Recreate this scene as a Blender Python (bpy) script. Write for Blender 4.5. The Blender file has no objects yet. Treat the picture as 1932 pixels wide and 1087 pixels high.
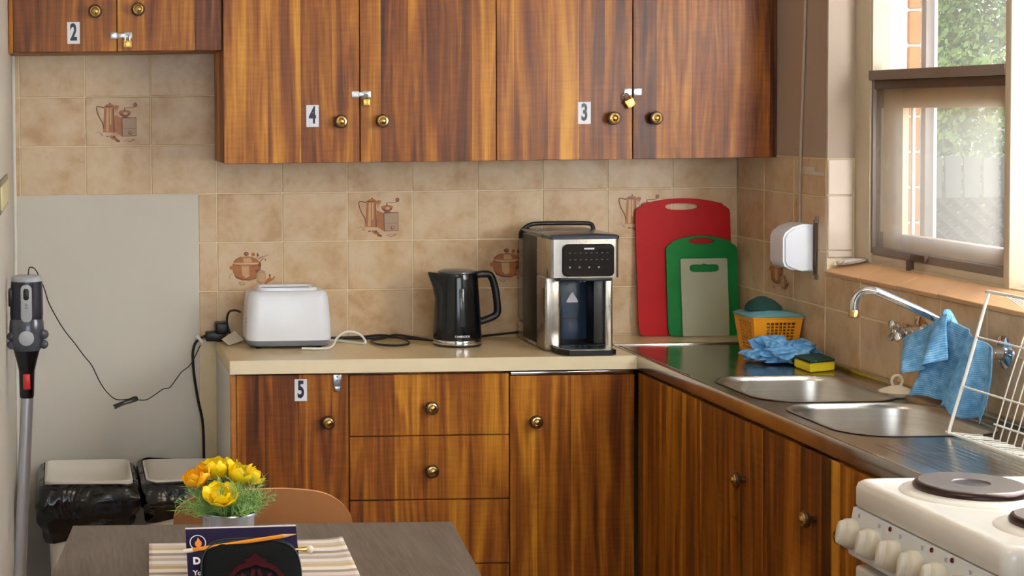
import bpy, bmesh, math, random
from mathutils import Vector, Matrix, noise
random.seed(7)
C = bpy.context.scene.collection
S = bpy.context.scene
PI = math.pi

# ------------------------------------------------------------------ camera, world, lights, exposure
cam_data = bpy.data.cameras.new('camera'); cam = bpy.data.objects.new('camera', cam_data); C.objects.link(cam)
# camera axes: right, up, backward from the calibrated view
cam.matrix_world = Matrix(((0.99985, 0.01265, -0.01295, -2.068),
                           (-0.01275, 0.04005, -0.99912, -5.123),
                           (-0.01212, 0.99912, 0.04020, 1.603),
                           (0, 0, 0, 1)))
RC = (0.0, -0.0400, 0.0)
cam_data.sensor_width = 36.0
cam_data.lens = 3166.74 / 1932 * 36
cam_data.shift_x = (966 - 159.8) / 1932
cam_data.shift_y = -(543.5 - 340.0) / 1932
cam_data.clip_start = 0.05
S.camera = cam

w = bpy.data.worlds.new('sky'); S.world = w; w.use_nodes = True
nt = w.node_tree; nt.nodes.clear()
wo = nt.nodes.new('ShaderNodeOutputWorld'); wb = nt.nodes.new('ShaderNodeBackground')
sk = nt.nodes.new('ShaderNodeTexSky'); sk.sky_type = 'NISHITA'; sk.sun_disc = False
sk.sun_elevation = math.radians(48); sk.sun_rotation = math.radians(180)
nt.links.new(sk.outputs[0], wb.inputs[0]); wb.inputs[1].default_value = 0.26
nt.links.new(wb.outputs[0], wo.inputs[0])

def light(name, kind, loc, direction, energy, color, size=None, size_y=None):
    l = bpy.data.lights.new(name, kind); l.energy = energy; l.color = color
    if kind == 'AREA':
        l.shape = 'RECTANGLE'; l.size = size; l.size_y = size_y
    o = bpy.data.objects.new(name, l); C.objects.link(o); o.location = loc
    o.rotation_euler = Vector(direction).to_track_quat('-Z', 'Y').to_euler()
    return o
sun = light('sun', 'SUN', (2, -6, 8), (0.05, 0.72, -0.69), 2.3, (1, 0.95, 0.86)); sun.data.angle = 0.01
# daylight of the window over the sink, of the wide window in the rear wall, and the ceiling lamp of the dining end
light('daylight_sink_window', 'AREA', (0.32, -2.12, 1.70), (-1, 0.12, -0.10), 94, (0.95, 0.98, 1.0), 1.0, 0.95)
light('daylight_rear_window', 'AREA', (-1.2, -6.9, 1.6), (-0.08, 1, -0.1), 54, (0.80, 0.90, 1.0), 2.4, 1.3)
light('ceiling_lamp_glow', 'AREA', (-1.6, -3.3, 2.47), (0, 0.1, -1), 15, (1.0, 0.84, 0.64), 0.8, 0.8)
S.view_settings.view_transform = 'Standard'; S.view_settings.look = 'None'
S.view_settings.gamma = 1.0; S.view_settings.use_curve_mapping = False
S.view_settings.exposure = 0.24

# ------------------------------------------------------------------ materials
def lin(c):
    if isinstance(c, str):
        c = [int(c[i:i+2], 16) / 255 for i in (0, 2, 4)]
    return tuple((x / 12.92 if x <= 0.04045 else ((x + 0.055) / 1.055) ** 2.4) for x in c) + (1.0,)
class NT:
    def __init__(s, name):
        s.m = bpy.data.materials.new(name); s.m.use_nodes = True; s.t = s.m.node_tree; s.t.nodes.clear()
        s.out = s.n('ShaderNodeOutputMaterial'); s.b = s.n('ShaderNodeBsdfPrincipled'); s.l(s.b.outputs[0], s.out.inputs[0])
    def n(s, k, **kw):
        x = s.t.nodes.new(k)
        for a, v in kw.items(): setattr(x, a, v)
        return x
    def l(s, a, b): s.t.links.new(a, b)
    def math(s, op, a, b=None, c=None):
        x = s.n('ShaderNodeMath', operation=op)
        for i, v in enumerate((a, b, c)):
            if v is None: continue
            if isinstance(v, (int, float)): x.inputs[i].default_value = v
            else: s.l(v, x.inputs[i])
        return x.outputs[0]
    def pos(s, sc=(1, 1, 1), off=(0, 0, 0)):
        g = s.n('ShaderNodeNewGeometry'); mp = s.n('ShaderNodeMapping')
        mp.inputs['Scale'].default_value = sc; mp.inputs['Location'].default_value = off
        s.l(g.outputs['Position'], mp.inputs[0]); return mp.outputs[0]
    def noise(s, vec, scale, detail=3, rough=0.5, dist=0.0):
        x = s.n('ShaderNodeTexNoise'); x.inputs['Scale'].default_value = scale; x.inputs['Detail'].default_value = detail
        x.inputs['Roughness'].default_value = rough; x.inputs['Distortion'].default_value = dist
        s.l(vec, x.inputs['Vector']); return x.outputs['Fac']
    def ramp(s, fac, stops):
        x = s.n('ShaderNodeValToRGB'); cr = x.color_ramp
        while len(cr.elements) < len(stops): cr.elements.new(0.5)
        for e, (p, c) in zip(cr.elements, stops): e.position = p; e.color = lin(c)
        s.l(fac, x.inputs[0]); return x.outputs[0]
    def mix(s, f, a, b, mode='MIX'):
        x = s.n('ShaderNodeMix', data_type='RGBA', blend_type=mode)
        for i, v in ((0, f), (6, a), (7, b)):
            if isinstance(v, (int, float)): x.inputs[i].default_value = v
            elif isinstance(v, tuple): x.inputs[i].default_value = v
            else: s.l(v, x.inputs[i])
        return x.outputs[2]
    def bump(s, h, strength=0.2, dist=0.01):
        x = s.n('ShaderNodeBump'); x.inputs['Strength'].default_value = strength; x.inputs['Distance'].default_value = dist
        s.l(h, x.inputs['Height']); s.l(x.outputs[0], s.b.inputs['Normal'])
def plain(name, col, rough=0.5, metal=0.0, spec=0.5, var=0.06, scale=30, bump=0.0, bscale=200, **kw):
    t = NT(name); c = lin(col)
    f = t.noise(t.pos(), scale, 3)
    a = tuple(min(1, x * (1 - var)) for x in c[:3]) + (1,); b = tuple(min(1, x * (1 + var)) for x in c[:3]) + (1,)
    t.l(t.mix(f, a, b), t.b.inputs['Base Color'])
    t.b.inputs['Roughness'].default_value = rough; t.b.inputs['Metallic'].default_value = metal
    t.b.inputs['Specular IOR Level'].default_value = spec
    for k, v in kw.items(): t.b.inputs[k.replace('_', ' ')].default_value = v
    if bump: t.bump(t.noise(t.pos(), bscale, 2), bump, 0.002)
    return t.m

def wood(name, off, dark=0.0, width=11.0):
    """strongly banded walnut-look laminate, bands running along world Z"""
    t = NT(name)
    g = t.n('ShaderNodeNewGeometry'); sp = t.n('ShaderNodeSeparateXYZ'); t.l(g.outputs['Position'], sp.inputs[0])
    s = t.math('ADD', t.math('ADD', sp.outputs[0], sp.outputs[1]), off)
    z = sp.outputs[2]
    def vec(a, b, c=0.0):
        x = t.n('ShaderNodeCombineXYZ'); t.l(t.math('MULTIPLY', s, a), x.inputs[0]); t.l(t.math('MULTIPLY', z, b), x.inputs[1]); x.inputs[2].default_value = c
        return x.outputs[0]
    wob = t.math('MULTIPLY', t.math('SUBTRACT', t.noise(vec(5, 2.2, off), 1.0, 2), 0.5), 0.03)
    s2 = t.math('ADD', s, wob)
    def vec2(a, b, c=0.0):
        x = t.n('ShaderNodeCombineXYZ'); t.l(t.math('MULTIPLY', s2, a), x.inputs[0]); t.l(t.math('MULTIPLY', z, b), x.inputs[1]); x.inputs[2].default_value = c
        return x.outputs[0]
    vo = t.n('ShaderNodeTexVoronoi', voronoi_dimensions='1D'); vo.inputs['Scale'].default_value = width
    t.l(s, vo.inputs['W'])
    sc = t.n('ShaderNodeSeparateColor'); t.l(vo.outputs['Color'], sc.inputs[0])
    strip = sc.outputs[0]
    # each veneer strip has its own wavy streaks
    x = t.n('ShaderNodeCombineXYZ'); t.l(t.math('MULTIPLY', s2, 24), x.inputs[0]); t.l(t.math('MULTIPLY', z, 1.5), x.inputs[1]); t.l(t.math('MULTIPLY', sc.outputs[1], 9), x.inputs[2])
    mid = t.noise(x.outputs[0], 1.0, 3, 0.55, 0.7)
    fine = t.noise(vec2(150, 3.5, 4), 1.0, 2, 0.6)
    rip = t.noise(vec(14, 110, 2), 1.0, 1, 0.5)
    v = t.math('ADD', t.math('MULTIPLY', strip, 0.32), t.math('MULTIPLY', mid, 1.2))
    v = t.math('ADD', v, t.math('MULTIPLY', t.math('SUBTRACT', fine, 0.5), 0.30))
    v = t.math('ADD', v, t.math('MULTIPLY', t.math('SUBTRACT', rip, 0.5), 0.10))
    v = t.math('SUBTRACT', v, 0.33 + dark)
    col = t.ramp(v, [(0.06, '3f1d08'), (0.24, '67340f'), (0.40, '8a4d13'), (0.55, 'a96a1a'), (0.72, 'c98c28'), (0.95, 'd9a440')])
    t.l(col, t.b.inputs['Base Color'])
    t.b.inputs['Roughness'].default_value = 0.38; t.b.inputs['Specular IOR Level'].default_value = 0.32
    t.bump(fine, 0.03, 0.001)
    return t.m

def tile_mat(name, base='cfb896'):
    t = NT(name)
    oi = t.n('ShaderNodeObjectInfo')
    add = t.n('ShaderNodeVectorMath', operation='ADD'); cmb = t.n('ShaderNodeCombineXYZ')
    t.l(t.math('MULTIPLY', oi.outputs['Random'], 7), cmb.inputs[1]); t.l(t.pos(), add.inputs[0]); t.l(cmb.outputs[0], add.inputs[1])
    a = t.noise(add.outputs[0], 11, 3, 0.55, 0.3); b = t.noise(add.outputs[0], 45, 3, 0.6)
    v = t.math('ADD', t.math('MULTIPLY', a, 0.75), t.math('MULTIPLY', b, 0.25))
    v = t.math('ADD', v, t.math('MULTIPLY', t.math('SUBTRACT', oi.outputs['Random'], 0.5), 0.10))
    col = t.ramp(v, [(0.34, 'bc9970'), (0.48, 'ccae88'), (0.62, 'd4bc9b')])
    t.l(col, t.b.inputs['Base Color']); t.b.inputs['Roughness'].default_value = 0.34
    t.b.inputs['Specular IOR Level'].default_value = 0.4
    t.bump(a, 0.05, 0.004)
    return t.m

def steel(name, col='b9b5ae', rough=0.22, axis=(2, 300, 2)):
    t = NT(name)
    f = t.noise(t.pos(axis), 1.0, 2); g = t.noise(t.pos(), 9, 3)
    t.l(t.ramp(t.math('ADD', t.math('MULTIPLY', f, .4), t.math('MULTIPLY', g, .6)), [(0.3, col), (0.8, 'd6d3cc')]), t.b.inputs['Base Color'])
    t.b.inputs['Metallic'].default_value = 1.0
    t.l(t.math('ADD', t.math('MULTIPLY', g, 0.16), rough - 0.08), t.b.inputs['Roughness'])
    t.bump(f, 0.02, 0.001)
    return t.m

M = {}
M['tile'] = tile_mat('glazed_beige_tile')
M['grout'] = plain('cream_grout', 'e6d6b4', 0.85, var=0.1)
M['paint'] = plain('cream_wall_paint', 'd5d0c6', 0.55, var=0.03, scale=4, bump=0.08, bscale=90)
M['paint_r'] = plain('beige_wall_paint', 'ab9988', 0.6, var=0.03, scale=4, bump=0.1, bscale=90)
M['ceiling'] = plain('white_ceiling_paint', 'e6e0d4', 0.8, var=0.02)
M['floor'] = plain('brown_vinyl_floor', '8a6a4c', 0.45, var=0.15, scale=8)
M['sill'] = plain('peach_sill_tile', 'd8a878', 0.4, var=0.10, scale=14)
M['reveal'] = plain('pale_reveal_tile', 'd9c7b6', 0.35, var=0.06, scale=14)
M['laminate'] = plain('cream_worktop_laminate', 'e2cba0', 0.22, var=0.05, scale=60)
M['laminate_edge'] = plain('pale_worktop_edge', 'efdfbd', 0.35, var=0.03)
M['brass'] = plain('aged_brass', 'c2a468', 0.25, metal=1.0, var=0.15, scale=90)
M['knob_wood'] = plain('dark_turned_wood', '4a2c17', 0.35, var=0.2, scale=80)
M['zinc'] = plain('zinc_plated_steel', 'b9bcc0', 0.3, metal=1.0, var=0.15, scale=120)
M['padlock'] = plain('brass_padlock', 'c9a95e', 0.32, metal=0.9, var=0.1, scale=90)
M['sticker'] = plain('white_label_plastic', 'e9ebf2', 0.4, var=0.02)
M['ink'] = plain('dark_blue_print', '12132e', 0.4, var=0.05)
M['steel'] = steel('brushed_stainless', 'b4aea4', 0.20)
M['steel_bowl'] = steel('satin_stainless_bowl', 'b0a89c', 0.30, (2, 2, 160))
M['chrome'] = plain('chrome', 'dcdde0', 0.08, metal=1.0, var=0.03)
M['machine_steel'] = steel('vertical_brushed_steel', 'a79f92', 0.28, (260, 260, 2))
M['white_gloss'] = plain('glossy_white_plastic', 'f1f5ff', 0.22, var=0.02)
M['white_matte'] = plain('white_plastic', 'e8e8e4', 0.42, var=0.03)
M['grey_plastic'] = plain('grey_plastic', '7c828c', 0.4, var=0.05)
M['light_grey'] = plain('light_grey_plastic', 'a9adb4', 0.35, var=0.05)
M['black_gloss'] = plain('glossy_black_plastic', '0b0b0f', 0.12, var=0.1)
M['black'] = plain('black_plastic', '141415', 0.4, var=0.1)
M['black_rubber'] = plain('black_rubber_cable', '17140f', 0.5, var=0.1)
M['navy_panel'] = plain('dark_blue_splash_panel', '2c3c52', 0.3, var=0.08)
M['smoke'] = plain('smoked_window', '34363c', 0.15, var=0.1)
M['tank'] = plain('clear_water_tank', 'c9ccd0', 0.1, Transmission_Weight=0.8)
M['red_board'] = plain('red_cutting_board_plastic', 'b30d12', 0.55, spec=0.25, var=0.06, bump=0.2, bscale=500)
M['green_board'] = plain('green_cutting_board_plastic', '0b7a33', 0.55, spec=0.25, var=0.06, bump=0.2, bscale=500)
M['clear_board'] = plain('translucent_grey_board_plastic', 'a9ab92', 0.5, var=0.04, bump=0.2, bscale=500)
M['yellow'] = plain('orange_yellow_plastic', 'e89a1c', 0.38, var=0.05)
M['dark_green'] = plain('dark_green_scourer', '16403a', 0.9, var=0.2, scale=200, bump=0.6, bscale=700)
M['aqua'] = plain('aqua_plastic', '6fa9b4', 0.5, var=0.08)
M['foam'] = plain('yellow_sponge_foam', 'e6cf1b', 0.85, var=0.1, scale=200, bump=0.5, bscale=500)
M['cream_plastic'] = plain('cream_plastic', 'd8cdb6', 0.4, var=0.05)
M['enamel'] = plain('white_stove_enamel', 'dbd8d1', 0.2, var=0.02)
M['panel_grey'] = plain('pale_grey_control_panel', 'd6d8d9', 0.4, var=0.03)
M['knob_ivory'] = plain('ivory_stove_knob', 'd0cabb', 0.35, var=0.04)
M['hotplate'] = plain('cast_iron_hotplate', '6c625e', 0.38, metal=0.6, var=0.12, scale=60)
M['hot_rim'] = plain('dark_hotplate_rim', '352422', 0.3, metal=0.7, var=0.1)
M['red_lamp'] = plain('dark_red_indicator', '5a0d1c', 0.2, var=0.05)
M['alu'] = plain('weathered_aluminium', '8c7f76', 0.5, metal=0.3, var=0.1, scale=60)
M['alu_dark'] = plain('bronze_sash_channel', '5c4638', 0.5, metal=0.2, var=0.1)
M['frame_cream'] = plain('old_cream_window_paint', 'cfc0a6', 0.5, var=0.06, scale=20)
M['frame_tan'] = plain('tan_window_timber', 'e6cba6', 0.5, var=0.06, scale=20)
M['frame_white'] = plain('white_window_paint', 'eeeae0', 0.5, var=0.05, scale=20)
M['brick'] = plain('orange_brick', 'cf8a55', 0.85, var=0.2, scale=30, bump=0.5, bscale=150)
M['mortar'] = plain('grey_mortar', 'a08d7c', 0.9)
M['bin'] = plain('off_white_bin_plastic', 'd8d2c8', 0.4, var=0.04)
M['chair'] = plain('tan_veneer_chair', '8f5c30', 0.5, var=0.08, scale=25)
M['chair_lit_edge'] = plain('lit_plywood_edge', 'd59a6c', 0.5, var=0.05)  # paler tone paints the light caught along the backrest's top edge
M['pot'] = plain('galvanised_steel_pot', 'b4c0d4', 0.27, metal=1.0, var=0.08, scale=25)
M['soil'] = plain('dark_soil', '1d2218', 0.9, var=0.3, scale=200)
M['petal'] = plain('yellow_petal', 'ffdb0e', 0.5, var=0.08, scale=60, Subsurface_Weight=0.0)
M['petal_o'] = plain('orange_yellow_petal', 'ffb80e', 0.5, var=0.12, scale=60)
M['leaf'] = plain('green_foliage', '7fa558', 0.5, var=0.35, scale=40)
M['stem'] = plain('pale_green_stem', '8da070', 0.5, var=0.1)
M['navy'] = plain('dark_purple_book_cover', '160e34', 0.6, spec=0.15, var=0.1)
M['pages'] = plain('white_page_edges', 'e0d6dc', 0.6)
M['print_white'] = plain('white_cover_print', 'e8e2f0', 0.5)
M['flame'] = plain('orange_cover_print', 'd9791e', 0.5)
M['case'] = plain('black_case_fabric', '0e1012', 0.85, spec=0.15, var=0.3, scale=300, bump=0.3, bscale=900)
M['case_trim'] = plain('dark_blue_case_piping', '2a3640', 0.6)
M['maroon'] = plain('maroon_case_pattern', '3a0e16', 0.85, spec=0.1, var=0.15)
M['pencil'] = plain('orange_pencil_paint', 'dd8a1c', 0.35, var=0.06)
M['pencil_wood'] = plain('pale_pencil_wood', 'c9a084', 0.6)
M['pearl'] = plain('pearl_white', 'e6dccb', 0.25)
M['paper'] = plain('white_paper_tag', 'cfc5b4', 0.7)
M['leaf_out'] = plain('garden_leaf', '86a04e', 0.6, var=0.4, scale=2)
M['bark'] = plain('garden_bark', '5d4a38', 0.9)
M['fence'] = plain('weathered_white_paling', '77756c', 0.8, var=0.1, scale=5)
M['fence_low'] = plain('brown_lattice', '54443c', 0.8, var=0.1, scale=5)
M['grass'] = plain('dry_lawn', '6a6c44', 0.95, var=0.25, scale=3)
M['switch'] = plain('ivory_switch', 'd8cf9c', 0.4)
M['switch_frame'] = plain('grey_switch_surround', '8f8870', 0.5)
M['endpanel'] = plain('white_end_panel', 'c9c6bf', 0.5, var=0.03)
M['dec_mid'] = plain('sepia_print', 'a4622c', 0.4, var=0.25, scale=90)
M['dec_light'] = plain('pale_sepia_print', 'c79c6b', 0.4, var=0.15, scale=90)
M['dec_dark'] = plain('dark_sepia_print', '70391a', 0.4, var=0.2, scale=90)
M['dec_grey'] = plain('greyed_sepia_print', 'a98c70', 0.4, var=0.12, scale=90)
M['vac_body'] = plain('dark_violet_grey_plastic', '2a2a38', 0.22, var=0.06)
M['vac_cyc'] = plain('smoky_grey_plastic', '4a4d57', 0.15, var=0.06)
M['tube_alu'] = plain('satin_aluminium_tube', 'c9ccd6', 0.3, metal=0.85, var=0.04)
M['red'] = plain('red_latch', 'b51c1c', 0.35)

def cloth_mat():
    t = NT('blue_striped_wipe')
    uv = t.n('ShaderNodeUVMap'); sp = t.n('ShaderNodeSeparateXYZ'); t.l(uv.outputs[0], sp.inputs[0])
    wv = t.math('SINE', t.math('ADD', t.math('MULTIPLY', sp.outputs[1], 230), t.math('MULTIPLY', t.math('SINE', t.math('MULTIPLY', sp.outputs[0], 60)), 0.8)))
    n = t.noise(t.pos(), 60, 3)
    v = t.math('ADD', t.math('MULTIPLY', wv, 0.15), n)
    t.l(t.ramp(v, [(0.25, '4785b8'), (0.55, '6aa6d6'), (0.85, '9cc6e4')]), t.b.inputs['Base Color'])
    t.b.inputs['Roughness'].default_value = 0.85
    return t.m
M['cloth'] = cloth_mat()
def stripes_mat():
    t = NT('striped_placemat'); g = t.n('ShaderNodeNewGeometry'); sp = t.n('ShaderNodeSeparateXYZ'); t.l(g.outputs['Position'], sp.inputs[0])
    y = t.math('MULTIPLY', sp.outputs[1], 7.5)
    fr = t.math('FRACT', y)
    c = t.ramp(fr, [(0.0, 'e9e2dc'), (0.13, 'e9e2dc'), (0.16, 'b3a59b'), (0.27, 'b3a59b'), (0.30, 'ddd0ca'), (0.42, 'ddd0ca'), (0.45, '96847a'),
                    (0.55, '96847a'), (0.58, 'f0ebe6'), (0.72, 'f0ebe6'), (0.75, 'c9b084'), (0.86, 'c9b084'), (0.89, 'cfc0ba'), (1.0, 'cfc0ba')])
    for e in []: pass
    n = t.noise(t.pos((300, 300, 300)), 1, 2)
    t.l(t.mix(t.math('MULTIPLY', n, 0.25), c, lin('8f8378')), t.b.inputs['Base Color']); t.b.inputs['Roughness'].default_value = 0.9
    t.bump(n, 0.3, 0.002); return t.m
M['placemat'] = stripes_mat()
def table_mat():
    t = NT('dark_grey_oak_table')
    a = t.noise(t.pos((90, 6, 1)), 1.0, 4, 0.6, 1.2); b = t.noise(t.pos((12, 3, 1)), 1.0, 2)
    v = t.math('ADD', t.math('MULTIPLY', a, 0.7), t.math('MULTIPLY', b, 0.3))
    t.l(t.ramp(v, [(0.3, '433b36'), (0.5, '5b524b'), (0.7, '6c6259')]), t.b.inputs['Base Color']); t.b.inputs['Roughness'].default_value = 0.42
    t.bump(a, 0.15, 0.002); return t.m
M['table'] = table_mat()
def bag_mat():
    t = NT('black_bin_liner'); t.b.inputs['Base Color'].default_value = lin('070709'); t.b.inputs['Roughness'].default_value = 0.16
    n = t.noise(t.pos((1, 1, 0.6)), 8, 3, 0.45, 0.6)
    t.bump(n, 0.7, 0.05); return t.m
M['bag'] = bag_mat()
def glass_mat(name, haze, col='d9d2c6'):
    t = NT(name); t.t.nodes.remove(t.b)
    tr = t.n('ShaderNodeBsdfTransparent'); df = t.n('ShaderNodeBsdfTranslucent'); gl = t.n('ShaderNodeBsdfGlossy'); gl.inputs['Roughness'].default_value = 0.05
    df.inputs[0].default_value = lin(col)
    mx = t.n('ShaderNodeMixShader'); n = t.noise(t.pos((6, 6, 3)), 1.0, 3)
    t.l(t.math('ADD', t.math('MULTIPLY', n, haze * 0.4), haze * 0.8), mx.inputs[0]); t.l(tr.outputs[0], mx.inputs[1]); t.l(df.outputs[0], mx.inputs[2])
    m2 = t.n('ShaderNodeMixShader'); m2.inputs[0].default_value = 0.04; t.l(mx.outputs[0], m2.inputs[1]); t.l(gl.outputs[0], m2.inputs[2])
    t.l(m2.outputs[0], t.out.inputs[0]); return t.m
M['glass'] = glass_mat('clean_window_glass', 0.12)
M['dusty_glass'] = glass_mat('dusty_window_glass', 0.30)
def curtain_mat():
    t = NT('sheer_white_curtain'); t.t.nodes.remove(t.b)
    a = t.n('ShaderNodeBsdfTranslucent'); a.inputs[0].default_value = (0.93, 0.93, 0.92, 1); b = t.n('ShaderNodeBsdfDiffuse'); b.inputs[0].default_value = (0.93, 0.93, 0.92, 1)
    mx = t.n('ShaderNodeMixShader'); mx.inputs[0].default_value = 0.3; t.l(a.outputs[0], mx.inputs[1]); t.l(b.outputs[0], mx.inputs[2]); t.l(mx.outputs[0], t.out.inputs[0]); return t.m
M['curtain'] = curtain_mat()

# ------------------------------------------------------------------ mesh helpers
def B(): return bmesh.new()
def finish(bm, smooth):
    bmesh.ops.recalc_face_normals(bm, faces=bm.faces[:])
def obj(name, bm, mats, parent=None, smooth=True, off=None, ang=40):
    if off is None and parent is not None: off = parent.get('_o')
    if off is not None:
        bmesh.ops.translate(bm, verts=bm.verts[:], vec=-Vector(off))
    finish(bm, smooth)
    me = bpy.data.meshes.new(name); bm.to_mesh(me); bm.free()
    for m in (mats if isinstance(mats, (list, tuple)) else [mats]): me.materials.append(M[m] if isinstance(m, str) else m)
    if smooth:
        me.polygons.foreach_set('use_smooth', [True] * len(me.polygons))
        me.set_sharp_from_angle(angle=math.radians(ang))
    o = bpy.data.objects.new(name, me); C.objects.link(o)
    if parent is not None:
        o.parent = parent
        if '_o' in parent.keys(): OFF[o] = parent['_o']; o['_o'] = parent['_o']
    return o
OFF = {}
def tag(o, label, cat, group=None, kind=None):
    if label: o['label'] = label
    if cat: o['category'] = cat
    if group: o['group'] = group
    if kind: o['kind'] = kind
    return o
def thing(name, label, cat, loc, rotz=0, group=None, world=True):
    """an Empty at the thing's base; with world=True its parts are given in world coordinates"""
    o = bpy.data.objects.new(name, None); C.objects.link(o); o.empty_display_size = 0.05
    o.location = loc; o.rotation_euler = (0, 0, rotz); tag(o, label, cat, group)
    if world: o['_o'] = tuple(loc)
    return o
def single(name, bm, mats, label, cat, loc, group=None, smooth=True, rotz=0, ang=40):
    o = obj(name, bm, mats, None, smooth, off=loc, ang=ang); o.location = loc; o.rotation_euler = (0, 0, rotz)
    o['_o'] = tuple(loc); return tag(o, label, cat, group)
def struct(name, bm, mats, parent=None, smooth=False):
    o = obj(name, bm, mats, parent, smooth)
    if parent is None: o['kind'] = 'structure'
    return o
def bx(bm, x0, x1, y0, y1, z0, z1, bev=0.0, seg=2, mi=0, mat=None):
    r = bmesh.ops.create_cube(bm, size=1.0); vs = r['verts']
    sx, sy, sz = abs(x1-x0), abs(y1-y0), abs(z1-z0)
    bmesh.ops.scale(bm, vec=(sx, sy, sz), verts=vs)
    bmesh.ops.translate(bm, vec=((x0+x1)/2, (y0+y1)/2, (z0+z1)/2), verts=vs)
    fs = list({f for v in vs for f in v.link_faces})
    if bev > 0:
        es = list({e for v in vs for e in v.link_edges})
        rr = bmesh.ops.bevel(bm, geom=es, offset=min(bev, 0.49*min(sx, sy, sz)), segments=seg, affect='EDGES', profile=0.5)
        fs = list({f for f in rr['faces']} | {f for f in fs if f.is_valid})
        vs = list({v for f in fs for v in f.verts})
        fs = list({f for v in vs for f in v.link_faces})
    for f in fs: f.material_index = mi
    if mat is not None:
        bmesh.ops.transform(bm, matrix=mat, verts=[v for v in vs if v.is_valid])
    return [v for v in vs if v.is_valid]
def ring(bm, pts): return [bm.verts.new(p) for p in pts]
def bridge(bm, a, b, mi=0):
    n = len(a)
    for i in range(n):
        f = bm.faces.new((a[i], a[(i+1) % n], b[(i+1) % n], b[i])); f.material_index = mi
def loft(bm, rings, cap0=True, cap1=True, mi=0):
    rs = [ring(bm, r) for r in rings]
    for a, b in zip(rs, rs[1:]): bridge(bm, a, b, mi)
    if cap0: bm.faces.new(rs[0][::-1]).material_index = mi
    if cap1: bm.faces.new(rs[-1]).material_index = mi
    return rs
def rrect(cx, cy, w, d, r, z, n=5):
    out = []
    for (sx, sy, a0) in ((1, 1, 0), (-1, 1, 90), (-1, -1, 180), (1, -1, 270)):
        for i in range(n+1):
            a = math.radians(a0 + 90 * i / n)
            out.append(Vector((cx + sx*(w/2-r) + r*math.cos(a), cy + sy*(d/2-r) + r*math.sin(a), z)))
    return out
def circ(cx, cy, r, z, n=32, ry=None):
    ry = ry or r
    return [Vector((cx + r*math.cos(2*PI*i/n), cy + ry*math.sin(2*PI*i/n), z)) for i in range(n)]
def lathe(bm, prof, o=(0, 0, 0), axis=(0, 0, 1), n=24, mi=0):
    """prof: list of (radius, distance along axis)"""
    q = Vector((0, 0, 1)).rotation_difference(Vector(axis).normalized()); o = Vector(o)
    rs = []
    for r, h in prof:
        rs.append([o + q @ Vector((max(r, 1e-5)*math.cos(2*PI*i/n), max(r, 1e-5)*math.sin(2*PI*i/n), h)) for i in range(n)])
    loft(bm, rs, True, True, mi)
def catmull(pts, k=6):
    P = [Vector(p) for p in pts]
    if len(P) < 3: return P
    out = []
    for i in range(len(P)-1):
        p0 = P[max(i-1, 0)]; p1 = P[i]; p2 = P[i+1]; p3 = P[min(i+2, len(P)-1)]
        for j in range(k):
            t = j / k
            out.append(0.5*((2*p1)+(-p0+p2)*t+(2*p0-5*p1+4*p2-p3)*t*t+(-p0+3*p1-3*p2+p3)*t**3))
    out.append(P[-1]); return out
def tube(bm, pts, r, n=8, smooth=0, mi=0, radii=None, caps=True):
    P = catmull(pts, smooth) if smooth else [Vector(p) for p in pts]
    m = len(P); T = []
    for i in range(m):
        T.append((P[min(i+1, m-1)] - P[max(i-1, 0)]).normalized())
    up = Vector((0, 0, 1)) if abs(T[0].z) < 0.9 else Vector((1, 0, 0))
    nrm = (up - T[0]*up.dot(T[0])).normalized(); rs = []
    for i in range(m):
        nrm = (nrm - T[i]*nrm.dot(T[i])).normalized(); bn = T[i].cross(nrm)
        rr = r if radii is None else radii[0] + (radii[1]-radii[0])*i/(m-1)
        rs.append([P[i] + rr*(math.cos(2*PI*k/n)*nrm + math.sin(2*PI*k/n)*bn) for k in range(n)])
    loft(bm, rs, caps, caps, mi)
def prism(bm, pts, vec, mi=0):
    """closed planar outline extruded by vec"""
    a = [bm.verts.new(p) for p in pts]; b = [bm.verts.new(Vector(p)+Vector(vec)) for p in pts]
    bridge(bm, a, b, mi); f1 = bm.faces.new(a[::-1]); f2 = bm.faces.new(b); f1.material_index = f2.material_index = mi
def frame_plate(bm, outer, inner, vec, mi=0):
    """plate with a hole: outer and inner outlines with equal vertex counts"""
    v = Vector(vec)
    o0 = [bm.verts.new(p) for p in outer]; i0 = [bm.verts.new(p) for p in inner]
    o1 = [bm.verts.new(Vector(p)+v) for p in outer]; i1 = [bm.verts.new(Vector(p)+v) for p in inner]
    bridge(bm, o0, o1, mi); bridge(bm, i1, i0, mi); bridge(bm, o0, i0, mi); bridge(bm, i1, o1, mi)
def text_bm(s, size, sx=1.0, extrude=0.0004, bold=0.0):
    cu = bpy.data.curves.new('txt', 'FONT'); cu.body = s; cu.size = size; cu.extrude = extrude; cu.align_x = 'CENTER'; cu.align_y = 'CENTER'; cu.offset = bold
    o = bpy.data.objects.new('txt', cu); C.objects.link(o)
    dg = bpy.context.evaluated_depsgraph_get(); me = o.evaluated_get(dg).to_mesh()
    bm = bmesh.new(); bm.from_mesh(me); o.evaluated_get(dg).to_mesh_clear(); bpy.data.objects.remove(o); bpy.data.curves.remove(cu)
    bmesh.ops.scale(bm, vec=(sx, 1, 1), verts=bm.verts[:]); return bm
def add_text(bm, s, size, mat, sx=1.0, mi=0, extrude=0.0004, bold=0.0):
    t = text_bm(s, size, sx, extrude, bold); bmesh.ops.transform(t, matrix=mat, verts=t.verts[:])
    for f in t.faces: f.material_index = mi
    me = bpy.data.meshes.new('t'); t.to_mesh(me); t.free(); k = len(bm.faces); bm.from_mesh(me); bpy.data.meshes.remove(me)
    bm.faces.ensure_lookup_table()
    for f in bm.faces[k:]: f.material_index = mi
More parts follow.
